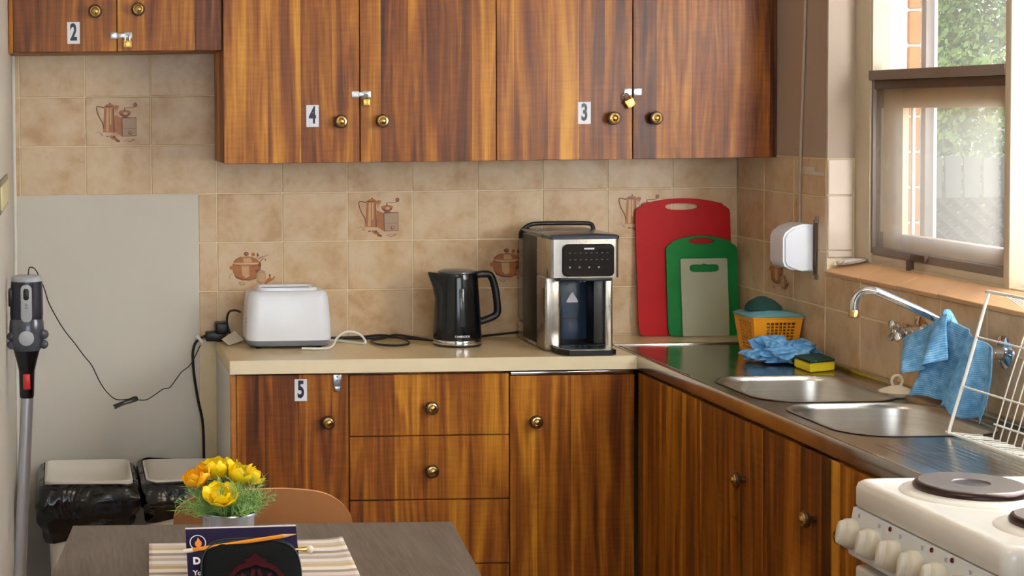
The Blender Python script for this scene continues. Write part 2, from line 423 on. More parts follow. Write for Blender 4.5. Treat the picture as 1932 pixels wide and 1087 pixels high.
FACE_Y = Matrix(((1, 0, 0, 0), (0, 0, -1, 0), (0, 1, 0, 0), (0, 0, 0, 1)))       # drawn in XY, shown on a wall facing -Y
def atf(x, y, z, m=FACE_Y): return Matrix.Translation((x, y, z)) @ m

# ------------------------------------------------------------------ the setting
WX = -2.222                                        # left wall plane
bm = B(); bx(bm, WX, 0.0, 0.0016, 0.16, 0, 2.5); wall_back = struct('wall_back', bm, 'grout')
bm = B(); bx(bm, WX, -1.657, -0.0, 0.006, 0, 1.35, 0.002); o = struct('plaster_panel', bm, 'paint', wall_back)
bm = B(); bx(bm, WX-0.12, WX, -3.1, 0.16, 0, 2.5); wall_left = struct('wall_left', bm, 'paint')
bm = B(); bx(bm, -5.5, 2.2, -7.6, 0.16, -0.12, 0); struct('floor', bm, 'floor')
bm = B(); bx(bm, -5.5, 0.3, -7.6, 0.16, 2.5, 2.6); struct('ceiling', bm, 'ceiling')
bm = B(); bx(bm, -5.5, 0.3, -7.6, -7.5, 0, 2.5); struct('wall_rear', bm, 'paint')
bm = B(); bx(bm, -5.6, -5.5, -7.6, 0.16, 0, 2.5); struct('wall_far_left', bm, 'paint')
bm = B(); bx(bm, -5.5, WX-0.12, -3.1, -2.98, 0, 2.5); struct('wall_side', bm, 'paint')
# right wall with the window opening Y -0.605 .. -2.75, z 1.15 .. 2.2
WY0, WY1, WZ0, WZ1 = -0.605, -2.75, 1.15, 2.2
bm = B()
bx(bm, 0.0016, 0.25, WY0, 0.16, 0, 2.5); bx(bm, 0.0016, 0.25, -7.5, WY1, 0, 2.5)
bx(bm, 0.0016, 0.25, WY1, WY0, 0, WZ0-0.008); bx(bm, 0.006, 0.25, WY1, WY0, WZ1, 2.5)
wall_right = struct('wall_right', bm, 'grout')
bm = B()
bx(bm, -0.001, 0.006, WY0, 0, 1.456, 2.5); bx(bm, -0.001, 0.006, -7.5, WY1, 0, 2.5); bx(bm, -0.001, 0.006, WY1, WY0, WZ1, 2.5)
bx(bm, 0.0, 0.075, WY0-0.004, WY0, 1.456, WZ1)
struct('plaster_face', bm, 'paint_r', wall_right)
bm = B(); bx(bm, WX, WX+0.010, -0.012, 0, 0, 2.5, 0.004); tag(struct('trim_1', bm, 'frame_white'), None, None)

# tiles: 200 x 150 mm, every one its own object with shared mesh data
G = 0.0012
_tile_cache = {}
def tile_mesh(w_, h_, matname='tile'):
    k = (round(w_, 4), round(h_, 4), matname)
    if k not in _tile_cache:
        bm = B(); bx(bm, G, w_-G, -0.0, 0.007, G, h_-G, 0.0022, 1); finish(bm, True)
        me = bpy.data.meshes.new('tile'); bm.to_mesh(me); bm.free(); me.materials.append(M[matname]); _tile_cache[k] = me
    return _tile_cache[k]
def put_tile(parent, x, y, z, w_, h_, rot=0.0, matname='tile', tilt=0.0):
    o = bpy.data.objects.new('tile', tile_mesh(w_, h_, matname)); C.objects.link(o); o.parent = parent
    o.location = (x, y + random.uniform(-0.0006, 0.0003), z); o.rotation_euler = (tilt, 0, rot); return o
tiles = {}
for k in range(11):                                  # back wall: columns counted from the right corner
    x0 = -0.2*(k+1)
    for r in range(0, 6):
        zt = 1.8 - 0.15*r; zb = zt - 0.15
        if k >= 8:
            if r < 3: tiles[(k, r)] = put_tile(wall_back, x0, 0, zb, 0.2, 0.15)
        elif r >= 1: tiles[(k, r)] = put_tile(wall_back, x0, 0, zb, 0.2, 0.15)
for r in range(0, 3): put_tile(wall_back, WX+0.002, 0, 1.65-0.15*r, 0.020, 0.15)
for r in range(3, 6): put_tile(wall_back, -1.657, 0, 1.65-0.15*r, 0.057, 0.15)
RW = -PI/2                                           # tiles on the right wall run along -Y
for k in range(0, 20):
    y0 = -0.2*k
    for r in range(2, 6):
        zb = 1.65-0.15*r; h_ = 0.15; w_ = 0.2
        if r == 2: h_ = 0.104
        if k >= 3 and r < 4: continue
        if k >= 3 and r == 4: h_ = 0.09
        if k*0.2 > 3.6: continue
        tiles[('R', k, r)] = put_tile(wall_right, 0, y0, zb, w_, h_, RW)
# reveal tiles beside the window (facing -Y), sill tiles
for zb, zt in ((1.185, 1.205), (1.205, 1.355), (1.355, 1.454)):
    put_tile(wall_right, 0.001, WY0-0.006, zb, 0.07, zt-zb, 0, 'reveal')
sillm = B()
for i in range(11):
    y1 = WY0 - 0.005 - 0.1965*i
    o = bpy.data.objects.new('tile', None)
    C.objects.link(o) if False else None
    bpy.data.objects.remove(o)
    if i == 0:
        b2 = B(); vs = bx(b2, -0.006, 0.078, -0.1958, 0, 0, 0.011, 0.0015, 1)
        bmesh.ops.rotate(b2, verts=b2.verts[:], cent=(0, 0, 0), matrix=Matrix.Rotation(-math.atan2(0.028, 0.078), 3, 'Y'))
        sm = obj('tile', b2, 'sill', wall_right); sm.location = (0, y1, 1.142); first = sm
    else:
        sm = first.copy(); C.objects.link(sm); sm.location = (0, y1, 1.142)
sillm.free()

# decorated tiles: thin fired prints lying on their tile
def p2(pts, ox, oy, sx, sy): return [((x-ox)*sx, (oy-y)*sy) for x, y in pts]
def print_on(tile, shapes, rot=None):
    bm = B(); lay = 0
    for kind, mi, pts, wd in shapes:
        lay += 1; yy = -0.0004 - 0.00008*lay
        if kind == 'poly': outs = [pts]
        elif kind == 'ell':
            (cx, cy), (rx, ry), ang = pts; a = math.radians(ang)
            outs = [[(cx + rx*math.cos(t)*math.cos(a) - ry*math.sin(t)*math.sin(a), cy + rx*math.cos(t)*math.sin(a) + ry*math.sin(t)*math.cos(a)) for t in [2*PI*i/16 for i in range(16)]]]
        else:
            outs = []
            P = [(p.x, p.y) for p in catmull([(x, y, 0) for x, y in pts], 4)] if len(pts) > 2 else pts
            L, Rr = [], []
            for i, (x, y) in enumerate(P):
                x2, y2 = P[min(i+1, len(P)-1)]; x1, y1 = P[max(i-1, 0)]; d = math.hypot(x2-x1, y2-y1) or 1
                nx, ny = -(y2-y1)/d*wd/2, (x2-x1)/d*wd/2
                L.append((x+nx, y+ny)); Rr.append((x-nx, y-ny))
            for i in range(len(P)-1): outs.append([L[i], L[i+1], Rr[i+1], Rr[i]])
        for o_ in outs:
            try:
                f = bm.faces.new([bm.verts.new((x, yy, z)) for x, z in o_]); f.material_index = mi
            except ValueError: pass
    bmesh.ops.triangulate(bm, faces=bm.faces[:])
    fs = bm.faces[:]
    me = bpy.data.meshes.new('tile_print'); bm.to_mesh(me); bm.free()
    for m in ('dec_mid', 'dec_light', 'dec_dark', 'dec_grey'): me.materials.append(M[m])
    for p in me.polygons: pass
    o = bpy.data.objects.new('tile_print', me); C.objects.link(o); o.parent = tile; return me
def conv(shapes, ox, oy, sx, sy):
    out = []
    for kind, mi, pts, wd in shapes:
        if kind == 'ell':
            (cx, cy), (rx, ry), a = pts; out.append((kind, mi, (((cx-ox)*sx, (oy-cy)*sy), (rx*sx, ry*sy), -a), 0))
        else: out.append((kind, mi, [((x-ox)*sx, (oy-y)*sy) for x, y in pts], wd*sx))
    return out
coffee = [
 ('poly', 0, [(1410,205),(1502,208),(1512,458),(1393,452)], 0), ('poly', 1, [(1432,212),(1452,212),(1450,448),(1424,446)], 0),
 ('poly', 1, [(1462,214),(1478,214),(1476,380),(1462,380)], 0), ('poly', 2, [(1492,210),(1502,210),(1512,458),(1496,456)], 0),
 ('line', 2, [(1408,212),(1360,200),(1336,205),(1340,250),(1362,310),(1392,365),(1402,420)], 11), ('line', 1, [(1345,215),(1352,255),(1372,310),(1396,352)], 6),
 ('ell', 2, ((1458,198),(54,9),0), 0), ('ell', 0, ((1462,186),(40,10),0), 0), ('ell', 2, ((1464,170),(8,9),0), 0),
 ('poly', 0, [(1500,205),(1520,186),(1552,192),(1550,210),(1535,232),(1528,262),(1516,262)], 0), ('poly', 1, [(1512,222),(1530,232),(1540,290),(1530,290)], 0),
 ('poly', 0, [(1508,285),(1580,318),(1580,497),(1510,452)], 0), ('poly', 3, [(1580,318),(1716,314),(1718,490),(1580,497)], 0),
 ('line', 2, [(1578,316),(1718,312)], 8), ('line', 2, [(1716,312),(1718,492)], 5), ('line', 2, [(1580,495),(1718,490)], 6), ('line', 2, [(1578,318),(1582,495)], 10),
 ('line', 2, [(1590,420),(1712,418)], 3), ('ell', 2, ((1660,462),(20,18),0), 0), ('ell', 3, ((1663,460),(12,10),0), 0),
 ('poly', 2, [(1550,258),(1668,252),(1655,285),(1625,302),(1585,302),(1562,285)], 0), ('ell', 0, ((1608,255),(58,18),0), 0), ('ell', 1, ((1615,270),(22,14),0), 0),
 ('poly', 2, [(1585,300),(1640,300),(1650,316),(1575,316)], 0), ('poly', 2, [(1598,245),(1606,205),(1616,245)], 0),
 ('line', 2, [(1608,216),(1700,212)], 5), ('line', 2, [(1700,212),(1708,190)], 6), ('ell', 2, ((1710,186),(19,21),0), 0), ('ell', 0, ((1708,184),(9,10),0), 0),
 ('poly', 2, [(1420,488),(1450,490),(1450,500),(1426,500)], 0), ('ell', 0, ((1495,508),(42,17),25), 0), ('ell', 2, ((1500,500),(14,12),0), 0), ('ell', 2, ((1535,538),(26,12),20), 0),
 ('line', 3, [(1600,545),(1640,530),(1700,525)], 10), ('line', 2, [(1630,548),(1665,545),(1700,526)], 6),
 ('line', 3, [(1318,458),(1350,455),(1395,462)], 5), ('line', 3, [(1350,438),(1368,465),(1385,492)], 6), ('ell', 3, ((1380,478),(16,10),30), 0)]
cass = [
 ('ell', 0, ((100,845),(20,20),0), 0), ('line', 3, [(110,900),(85,920),(82,960)], 7),
 ('poly', 0, [(108,805),(385,812),(382,880),(345,940),(285,965),(215,962),(150,935),(112,885)], 0),
 ('poly', 1, [(195,815),(270,818),(272,930),(235,945),(205,920)], 0), ('ell', 1, ((243,875),(22,42),0), 0), ('poly', 2, [(112,880),(150,930),(215,958),(290,962),(340,940),(345,950),(280,972),(200,970),(140,945)], 0),
 ('poly', 0, [(118,800),(142,768),(190,745),(240,735),(300,742),(350,765),(380,800)], 0), ('poly', 1, [(215,750),(285,752),(300,795),(215,795)], 0),
 ('line', 1, [(115,802),(180,815),(290,818),(375,806)], 9), ('line', 2, [(112,812),(180,826),(290,828),(378,816)], 6),
 ('line', 2, [(120,795),(145,765),(195,742)], 8), ('ell', 2, ((243,712),(24,20),0), 0), ('ell', 0, ((248,710),(12,9),0), 0),
 ('ell', 0, ((310,718),(18,20),0), 0), ('poly', 2, [(340,740),(352,695),(368,735)], 0), ('line', 3, [(330,755),(380,745),(430,735),(462,722)], 9), ('line', 2, [(375,790),(405,760),(430,770),(420,785)], 7),
 ('line', 0, [(360,770),(395,740),(400,755)], 9), ('ell', 2, ((372,820),(14,26),10), 0), ('poly', 2, [(330,870),(375,860),(372,890),(335,900)], 0),
 ('ell', 3, ((385,935),(46,66),0), 0), ('ell', 1, ((388,945),(34,48),0), 0), ('ell', 3, ((392,888),(36,12),0), 0), ('line', 2, [(340,970),(370,998),(405,990)], 5),
 ('poly', 0, [(410,1000),(440,960),(470,935),(485,955),(520,935),(500,965),(470,985),(430,1008)], 0), ('ell', 2, ((468,925),(10,14),0), 0), ('ell', 2, ((510,942),(9,7),0), 0),
 ('ell', 3, ((198,998),(34,20),10), 0), ('ell', 1, ((200,994),(22,12),10), 0), ('line', 3, [(240,985),(290,975),(330,965)], 4)]
CF = conv(coffee, 1222, 590, 0.2/636, 0.15/485); CS = conv(cass, -36, 1075, 0.2/628, 0.15/475)
for k in ((9, 1), (5, 3), (1, 3)):
    print_on(tiles[k], CF)
for k in ((7, 4), (3, 4), ('R', 1, 4)):
    print_on(tiles[k], CS)

# ------------------------------------------------------------------ the window over the sink
FX = 0.075
bm = B()      # outer architrave and bottom rails
bx(bm, FX, FX+0.05, -0.690, -0.605, 1.17, WZ1, 0.004)           # far jamb face
bx(bm, FX+0.012, FX+0.06, -0.655, -0.625, 1.17, WZ1, 0.006)
bx(bm, FX-0.004, FX+0.05, -1.36, -1.335, 1.17, WZ1, 0.003)      # mullion
bx(bm, FX, FX+0.05, WY1, -1.345, 1.17, 1.178, 0.001)
bx(bm, FX-0.002, FX+0.05, WY1, -0.605, 1.168, 1.182, 0.003); bx(bm, FX+0.006, FX+0.05, -1.337, -0.69, 1.180, 1.205, 0.003)
bx(bm, FX, FX+0.05, WY1, WY1+0.06, 1.17, WZ1, 0.004); bx(bm, FX, FX+0.05, WY1, -0.605, WZ1-0.05, WZ1, 0.004)
bx(bm, FX+0.002, FX+0.05, -0.700, -0.688, 1.67, WZ1, 0.002)
window_1 = struct('window_1', bm, 'frame_cream', smooth=True)
bm = B()      # lower sash: weathered channel rails
bx(bm, FX+0.004, FX+0.035, -0.700, -0.690, 1.205, 1.69, 0.002)
bx(bm, FX-0.006, FX+0.035, -1.336, -0.692, 1.664, 1.690, 0.003)
bx(bm, FX+0.004, FX+0.035, -1.336, -0.700, 1.200, 1.222, 0.003)
struct('sash_rail', bm, 'alu', window_1, True)
bm = B(); bx(bm, FX+0.006, FX+0.035, -1.336, -0.702, 1.640, 1.664, 0.002); struct('sash_channel', bm, 'alu_dark', window_1, True)
bm = B(); bx(bm, FX-0.008, FX+0.012, -0.915, -0.900, 1.178, 1.206, 0.002); bx(bm, FX-0.006, FX+0.01, -0.99, -0.915, 1.205, 1.222, 0.003); struct('sash_catch', bm, 'alu_dark', window_1, True)
bm = B()      # inner timber sash behind it
bx(bm, 0.108, 0.125, -0.80, -0.62, 1.20, 1.665, 0.002); bx(bm, 0.108, 0.135, -1.34, -0.80, 1.590, 1.665, 0.003)
bx(bm, 0.108, 0.135, -1.34, -0.79, 1.205, 1.262, 0.003)
struct('timber_sash', bm, 'frame_tan', window_1, True)
bm = B()
for a, b_ in ((0.100, -0.690), (0.112, -0.745), (0.128, -0.800)):
    bx(bm, a, a+0.008, b_-0.012, b_, 1.262, 1.59, 0.002)
struct('sash_bead', bm, 'frame_white', window_1, True)
bm = B(); bx(bm, 0.088, 0.090, -1.338, -0.700, 1.215, 1.66); struct('pane', bm, 'dusty_glass', window_1)
bm = B(); bx(bm, 0.100, 0.102, -1.338, -0.700, 1.69, WZ1-0.05); struct('pane', bm, 'glass', window_1)
bm = B(); bx(bm, 0.100, 0.102, WY1+0.06, -1.36, 1.18, WZ1-0.05); struct('pane', bm, 'glass', window_1)
# outer jamb: painted lining then a strip of brick
bm = B(); bx(bm, 0.125, 0.172, -0.690, -0.605, 1.10, WZ1, 0.002); bx(bm, 0.172, 0.255, -0.690, -0.685, 1.10, WZ1); struct('jamb_lining', bm, ['frame_white'], window_1)
bz = 1.10; i = 0
while bz < 2.2:
    bm = B(); bx(bm, 0.174, 0.206, -0.700, -0.689, bz, bz+0.088, 0.003, 1); struct('brick', bm, 'brick', window_1, True); bz += 0.094; i += 1
bm = B(); bx(bm, 0.212, 0.236, -0.712, -0.690, 1.10, WZ1, 0.003)
struct('screen_stile', bm, 'alu', window_1, True)
# sheer curtain filling the near bay of the window
bm = B(); n = 90; a = []; 
for i in range(n+1):
    y = -1.372 - (2.66-1.372)*i/n; x = 0.125 + 0.012*math.sin(i*0.9) + 0.006*math.sin(i*2.3)
    a.append((bm.verts.new((x, y, 1.185)), bm.verts.new((x, y, 2.14))))
for p, q in zip(a, a[1:]): bm.faces.new((p[0], q[0], q[1], p[1]))
single('curtain', bm, 'curtain', 'sheer white curtain glowing in the near bay of the window', 'curtain', (0.125, -2.0, 1.185))

# ------------------------------------------------------------------ garden beyond the window
bm = B(); bx(bm, 0.3, 14, -8, 16, -0.5, -0.4); tag(obj('lawn', bm, 'grass'), None, None, kind='structure')
fe = thing('garden_fence', 'pale paling fence over brown lattice seen through the window', 'fence', (2.6, 3.6, -0.4))
for i in range(20):
    x = 1.75 + 0.1*i; bm = B(); bx(bm, x, x+0.085, 3.60, 3.62, 1.10, 1.31 + random.uniform(-0.015, 0.015), 0.004, 1); obj('paling', bm, 'fence', fe)
bm = B(); bx(bm, 1.7, 3.8, 3.62, 3.66, 1.07, 1.11, 0.004); bx(bm, 1.7, 3.8, 3.62, 3.66, 1.24, 1.27, 0.004); obj('rail', bm, 'fence_low', fe)
for i in range(28):
    x = 1.5 + 0.09*i
    for s in (-1, 1):
        bm = B(); tube(bm, [(x, 3.61+0.006*s, 0.55), (x+s*0.62, 3.61+0.006*s, 1.09)], 0.022, 4); obj('lattice_slat', bm, 'fence_low', fe)
bm = B(); bx(bm, 1.7, 3.8, 3.64, 3.70, -0.4, 0.6, 0.004); obj('base_board', bm, 'fence_low', fe)
_leaf = B(); 
def blob_tree(name, label, cx, cy, z0, z1, rad, nleaf, seed, group=None):
    rnd = random.Random(seed)
    t = thing(name, label, 'tree', (cx, cy, -0.4), group=group)
    bm = B(); tube(bm, [(cx, cy, -0.4), (cx+0.05, cy, (z0+z1)/2), (cx-0.05, cy, z1-0.3)], 0.07, 8, 4, radii=(0.09, 0.03)); obj('trunk', bm, 'bark', t)
    bm = B()
    for i in range(nleaf):
        while True:
            p = Vector((rnd.uniform(-1, 1), rnd.uniform(-1, 1), rnd.uniform(-1, 1)))
            if p.length < 1 and noise.noise(p*2.2 + Vector((seed, 0, 0))) > -0.12: break
        p = Vector((cx + p.x*rad, cy + p.y*rad*0.8, (z0+z1)/2 + p.z*(z1-z0)/2))
        a = Vector((rnd.gauss(0, 1), rnd.gauss(0, 1), rnd.gauss(0, 1))).normalized(); b_ = a.orthogonal().normalized(); s = rnd.uniform(0.018, 0.04)
        c = a.cross(b_)
        bm.faces.new([bm.verts.new(p + b_*s), bm.verts.new(p + c*s*0.5), bm.verts.new(p - b_*s), bm.verts.new(p - c*s*0.5)])
    o = obj('foliage', bm, 'leaf_out', t, smooth=False); o['kind'] = 'stuff'
blob_tree('garden_tree', 'leafy green tree beyond the fence, seen in the upper pane', 3.3, 6.6, 1.5, 3.2, 1.3, 22000, 3)
blob_tree('garden_hedge', 'dense green shrub just behind the pale fence', 3.0, 4.95, 0.2, 1.95, 1.25, 16000, 5)
blob_tree('garden_tree', 'taller garden tree furthest behind the fence', 4.9, 9.6, 1.2, 4.0, 2.0, 20000, 9)

# ------------------------------------------------------------------ cabinets
def brass_knob(parent, x, y, z, axis=(0, -1, 0), s=1.0):
    bm = B(); lathe(bm, [(0.007*s, 0), (0.0065*s, 0.010*s), (0.010*s, 0.013*s), (0.0185*s, 0.019*s), (0.0195*s, 0.024*s), (0.017*s, 0.028*s), (0.0145*s, 0.0285*s)], (x, y, z), axis, 20)
    k = obj('knob', bm, 'knob_wood', parent)
    bm = B(); a = Vector(axis); lathe(bm, [(0.0150*s, 0.0), (0.0145*s, 0.0025*s), (0.0110*s, 0.0035*s), (0.0100*s, 0.002*s), (0.0085*s, 0.0045*s), (0.004*s, 0.0068*s), (0.0001, 0.0072*s)], Vector((x, y, z)) + a*0.028*s, axis, 20)
    bm2 = obj('knob_face', bm, 'brass', parent)
    return k
def number_sticker(parent, x0, x1, z0, z1, y, s):
    bm = B(); bx(bm, x0, x1, y-0.0008, y, z0, z1)
    add_text(bm, s, 0.066, atf((x0+x1)/2, y-0.0012, (z0+z1)/2), 0.60, 1, bold=0.0022)
    return obj('number_sticker', bm, ['sticker', 'ink'], parent, smooth=False)
def hasp_h(parent, x0, x1, z, y):
    bm = B(); h_ = 0.0095
    bx(bm, x0, x0+0.022, y-0.003, y, z-h_, z+h_, 0.001); bx(bm, x0+0.020, x1-0.004, y-0.005, y-0.002, z-h_*0.7, z+h_*0.7, 0.001)
    bx(bm, x1-0.024, x1, y-0.0035, y, z-h_, z+h_, 0.001)
    lathe(bm, [(0.0025, 0), (0.002, 0.0015)], (x0+0.006, y-0.003, z), (0, -1, 0), 10); lathe(bm, [(0.0025, 0), (0.002, 0.0015)], (x1-0.005, y-0.0035, z), (0, -1, 0), 10)
    tube(bm, [(x1-0.018, y-0.003, z), (x1-0.018, y-0.011, z+0.001), (x1-0.010, y-0.011, z+0.001), (x1-0.010, y-0.003, z)], 0.0015, 6)
    return obj('hasp', bm, 'zinc', parent)
def padlock(x, z, y, label, tilt=0.0, s=1.0, cat='padlock'):
    t = thing('padlock', label, cat, (x, y, z), world=False, group='brass padlocks on the wall cabinets')
    t.rotation_euler = (0, tilt, 0)
    bm = B(); bx(bm, -0.0115*s, 0.0115*s, -0.005*s, 0.005*s, -0.034*s, -0.013*s, 0.0015, 2)
    lathe(bm, [(0.003*s, 0), (0.0025*s, 0.001)], (0, 0, -0.034*s), (0, 0, -1), 10); obj('lock_body', bm, 'padlock', t)
    bm = B(); tube(bm, [(-0.0065*s, 0, -0.014*s), (-0.0065*s, 0, -0.003*s), (-0.0045*s, 0, 0.0015*s), (0, 0, 0.003*s), (0.0045*s, 0, 0.0015*s), (0.0065*s, 0, -0.003*s), (0.0065*s, 0, -0.014*s)], 0.0017*s, 8, 4)
    obj('shackle', bm, 'chrome', t)
    return t
def door(parent, x0, x1, z0, z1, yb, mat, th=0.016, name='door'):
    bm = B(); g = 0.0013; bx(bm, x0+g, x1-g, yb-th, yb, z0, z1, 0.0012, 1); return obj(name, bm, mat, parent)
wd = {n: wood('laminate_wood_%d' % i, 3.1*i + 0.37, dk, wdt) for i, (n, dk, wdt) in enumerate([('a', 0, 11), ('b', 0.02, 12), ('c', 0.0, 9), ('d', 0.02, 12), ('e', 0.02, 10), ('f', 0.05, 12),
      ('g', 0.05, 13), ('h', 0.02, 10), ('i', 0.05, 13), ('j', 0.05, 15), ('k', 0.05, 14), ('l', 0.1, 12)])}  # dark offsets also put the lower cabinets' shade into the wood colour
UF = -0.290                                           # front plane of the wall cabinets
# small wall cabinet, number 2
t = thing('wall_cabinet', 'short wood-look wall cabinet labelled 2 over the tiled recess', 'cabinet', (-1.915, -0.15, 1.777), group='wall cabinets')
bm = B(); bx(bm, -2.222, -1.606, UF+0.017, 0, 1.777, 2.42, 0.001); obj('body', bm, wd['l'], t)
bm = B(); bx(bm, -2.2235+0.003, -2.208, UF, UF+0.017, 1.774, 2.42, 0.001); obj('end_strip', bm, wd['l'], t)
d = door(t, -2.209, -1.909, 1.778, 2.41, UF+0.016, wd['a']); brass_knob(d, -1.972, UF, 1.892)
number_sticker(d, -2.052, -2.016, 1.801, 1.863, UF, '2')
d = door(t, -1.909, -1.608, 1.778, 2.41, UF+0.016, wd['b']); brass_knob(d, -1.849, UF, 1.897)
hasp_h(t, -1.929, -1.866, 1.823, UF)
padlock(-1.880, 1.8215, UF-0.0105, 'small brass padlock on the short cabinet above the tiled recess')
# tall wall cabinets
def tall_unit(label, x0, xm, x1, m1, m2):
    t = thing('wall_cabinet', label, 'cabinet', ((x0+x1)/2, -0.15, 1.45), group='wall cabinets')
    bm = B(); bx(bm, x0+0.0005, x1-0.0005, UF+0.017, 0, 1.452, 2.42, 0.001); obj('body', bm, wd['l'], t)
    a = door(t, x0, xm, 1.450, 2.41, UF+0.016, m1); b_ = door(t, xm, x1, 1.450, 2.41, UF+0.016, m2); return t, a, b_
t, a, b_ = tall_unit('tall wood-look wall cabinet labelled 4 above the toaster and kettle', -1.605, -1.211, -0.816, wd['c'], wd['d'])
brass_knob(a, -1.269, UF, 1.569); brass_knob(b_, -1.150, UF, 1.569); number_sticker(a, -1.366, -1.330, 1.554, 1.617, UF, '4')
hasp_h(t, -1.235, -1.180, 1.646, UF)
padlock(-1.194, 1.643, UF-0.0105, 'small brass padlock on the tall cabinet above the kettle', s=0.85)
t, a, b_ = tall_unit('tall wood-look wall cabinet labelled 3 in the right corner', -0.816, -0.421, -0.002, wd['e'], wd['f'])
brass_knob(a, -0.482, UF, 1.569); brass_knob(b_, -0.360, UF, 1.568); number_sticker(a, -0.580, -0.543, 1.553, 1.617, UF, '3')
bm = B(); z = 1.644; y = UF
bx(bm, -0.446, -0.424, y-0.003, y, z-0.010, z+0.010, 0.001); bx(bm, -0.419, -0.395, y-0.003, y, z-0.010, z+0.010, 0.001)
tube(bm, [(-0.441, y-0.003, z-0.004), (-0.441, y-0.012, z-0.004), (-0.449, y-0.012, z-0.004), (-0.449, y-0.002, z-0.004)], 0.0014, 6)
bx(bm, -0.417, -0.400, y-0.0045, y-0.003, z-0.001, z+0.001); obj('hasp', bm, 'zinc', t)
padlock(-0.446, 1.636, UF-0.012, 'brass padlock hanging askew on the tall cabinet above the dispenser', tilt=-0.5, s=1.15)

BF = -0.420                                           # front plane of the base cabinets
t = thing('base_cabinet', 'wood-look base cabinet with door labelled 5 at the left end', 'cabinet', (-1.44, -0.2, 0))
bm = B(); bx(bm, -1.592, -1.27, BF+0.017, 0, 0.09, 0.858, 0.001); bx(bm, -1.59, -1.27, BF+0.06, -0.02, 0, 0.09); obj('body', bm, wd['l'], t)
bm = B(); bx(bm, -1.606, -1.5925, BF+0.002, 0, 0, 0.860, 0.001); obj('end_panel', bm, 'endpanel', t)
bm = B(); bx(bm, -1.6055, -1.5885, BF-0.001, BF+0.002, 0, 0.857, 0.0005); obj('end_strip', bm, wd['h'], t)
d = door(t, -1.588, -1.270, 0.10, 0.857, BF+0.016, wd['g']); brass_knob(d, -1.332, BF, 0.723); number_sticker(d, -1.423, -1.388, 0.782, 0.844, BF, '5')
bm = B(); bx(bm, -1.314, -1.291, BF-0.004, BF, 0.818, 0.856, 0.001); bx(bm, -1.310, -1.295, BF-0.007, BF-0.003, 0.808, 0.822, 0.001); lathe(bm, [(0.003, 0), (0.002, 0.002)], (-1.3025, BF-0.004, 0.838), (0, -1, 0), 10); lathe(bm, [(0.003, 0), (0.002, 0.002)], (-1.3025, BF-0.004, 0.85), (0, -1, 0), 10)
obj('hasp', bm, 'zinc', t)
t = thing('drawer_unit', 'wood-look unit of four brass-knobbed drawers under the kettle', 'drawers', (-1.04, -0.2, 0))
bm = B(); bx(bm, -1.269, -0.816, BF+0.017, 0, 0.09, 0.858, 0.001); bx(bm, -1.269, -0.816, BF+0.06, -0.02, 0, 0.09); obj('body', bm, wd['l'], t)
for i, (z0, z1) in enumerate(((0.6795, 0.853), (0.497, 0.677), (0.312, 0.494), (0.10, 0.309))):
    d = door(t, -1.269, -0.815, z0, z1, BF+0.016, wd['i'], name='drawer'); brass_knob(d, -1.039, BF, (z0+z1)/2 - 0.006)
t = thing('corner_cabinet', 'tall-door wood-look corner base cabinet below the hot water dispenser', 'cabinet', (-0.62, -0.2, 0))
bm = B(); bx(bm, -0.814, -0.458, BF+0.017, 0, 0.09, 0.858, 0.001); bx(bm, -0.814, -0.458, BF+0.06, -0.02, 0, 0.09); obj('body', bm, wd['l'], t)
d = door(t, -0.814, -0.4575, 0.10, 0.845, BF+0.016, wd['h']); brass_knob(d, -0.744, BF, 0.717)
bm = B(); bx(bm, -0.812, -0.470, BF-0.004, BF+0.010, 0.8475, 0.8575, 0.002); obj('metal_strip', bm, 'chrome', t)
# right run, facing -X
RF = -0.455
t = thing('sink_cabinet', 'wood-look base cabinet under the sink with two brass knobs', 'cabinet', (-0.2, -1.1, 0))
bm = B(); bx(bm, RF+0.017, -0.01, -1.660, -0.440, 0.09, 0.660, 0.001); bx(bm, RF+0.017, RF+0.03, -1.660, -0.440, 0.66, 0.855); bx(bm, RF+0.07, -0.02, -1.66, -0.44, 0, 0.09); obj('body', bm, wd['l'], t)
def door_r(parent, y0, y1, z0, z1, mat, name='door'):
    bm = B(); g = 0.0015; bx(bm, RF, RF+0.016, y1+g, y0-g, z0, z1, 0.0012, 1); return obj(name, bm, mat, parent)
door_r(t, -0.437, -0.905, 0.10, 0.852, wd['j'], 'fixed_panel')
d = door_r(t, -0.905, -1.666, 0.10, 0.852, wd['k'])
brass_knob(d, RF, -1.181, 0.712, (-1, 0, 0)); brass_knob(d, RF, -1.555, 0.708, (-1, 0, 0))
t = thing('end_cabinet', 'narrow wood-look base cabinet squeezed beside the white stove', 'cabinet', (-0.2, -1.87, 0))
bm = B(); bx(bm, RF+0.017, -0.01, -2.085, -1.668, 0.09, 0.858, 0.001); bx(bm, RF+0.07, -0.02, -2.08, -1.67, 0, 0.09); obj('body', bm, wd['l'], t)
d = door_r(t, -1.668, -2.085, 0.10, 0.852, wd['l']); brass_knob(d, RF, -1.70, 0.706, (-1, 0, 0), 0.8)

# worktop: laminate L with a strip behind the sink
bm = B()
bx(bm, -1.607, -0.4575, -0.4345, -0.001, 0.862, 0.900, 0.0012, 1); bx(bm, -0.4575, -0.001, -0.216, -0.001, 0.862, 0.900, 0.0012, 1)
t = thing('worktop', 'cream laminate worktop with pale edging along the tiled wall', 'worktop', (-0.9, -0.2, 0.862))
obj('top', bm, 'laminate', t, smooth=False)
bm = B(); bx(bm, -1.6075, -0.4575, -0.4365, -0.4345, 0.862, 0.9003, 0.0005, 1); obj('edge_strip', bm, 'laminate_edge', t)

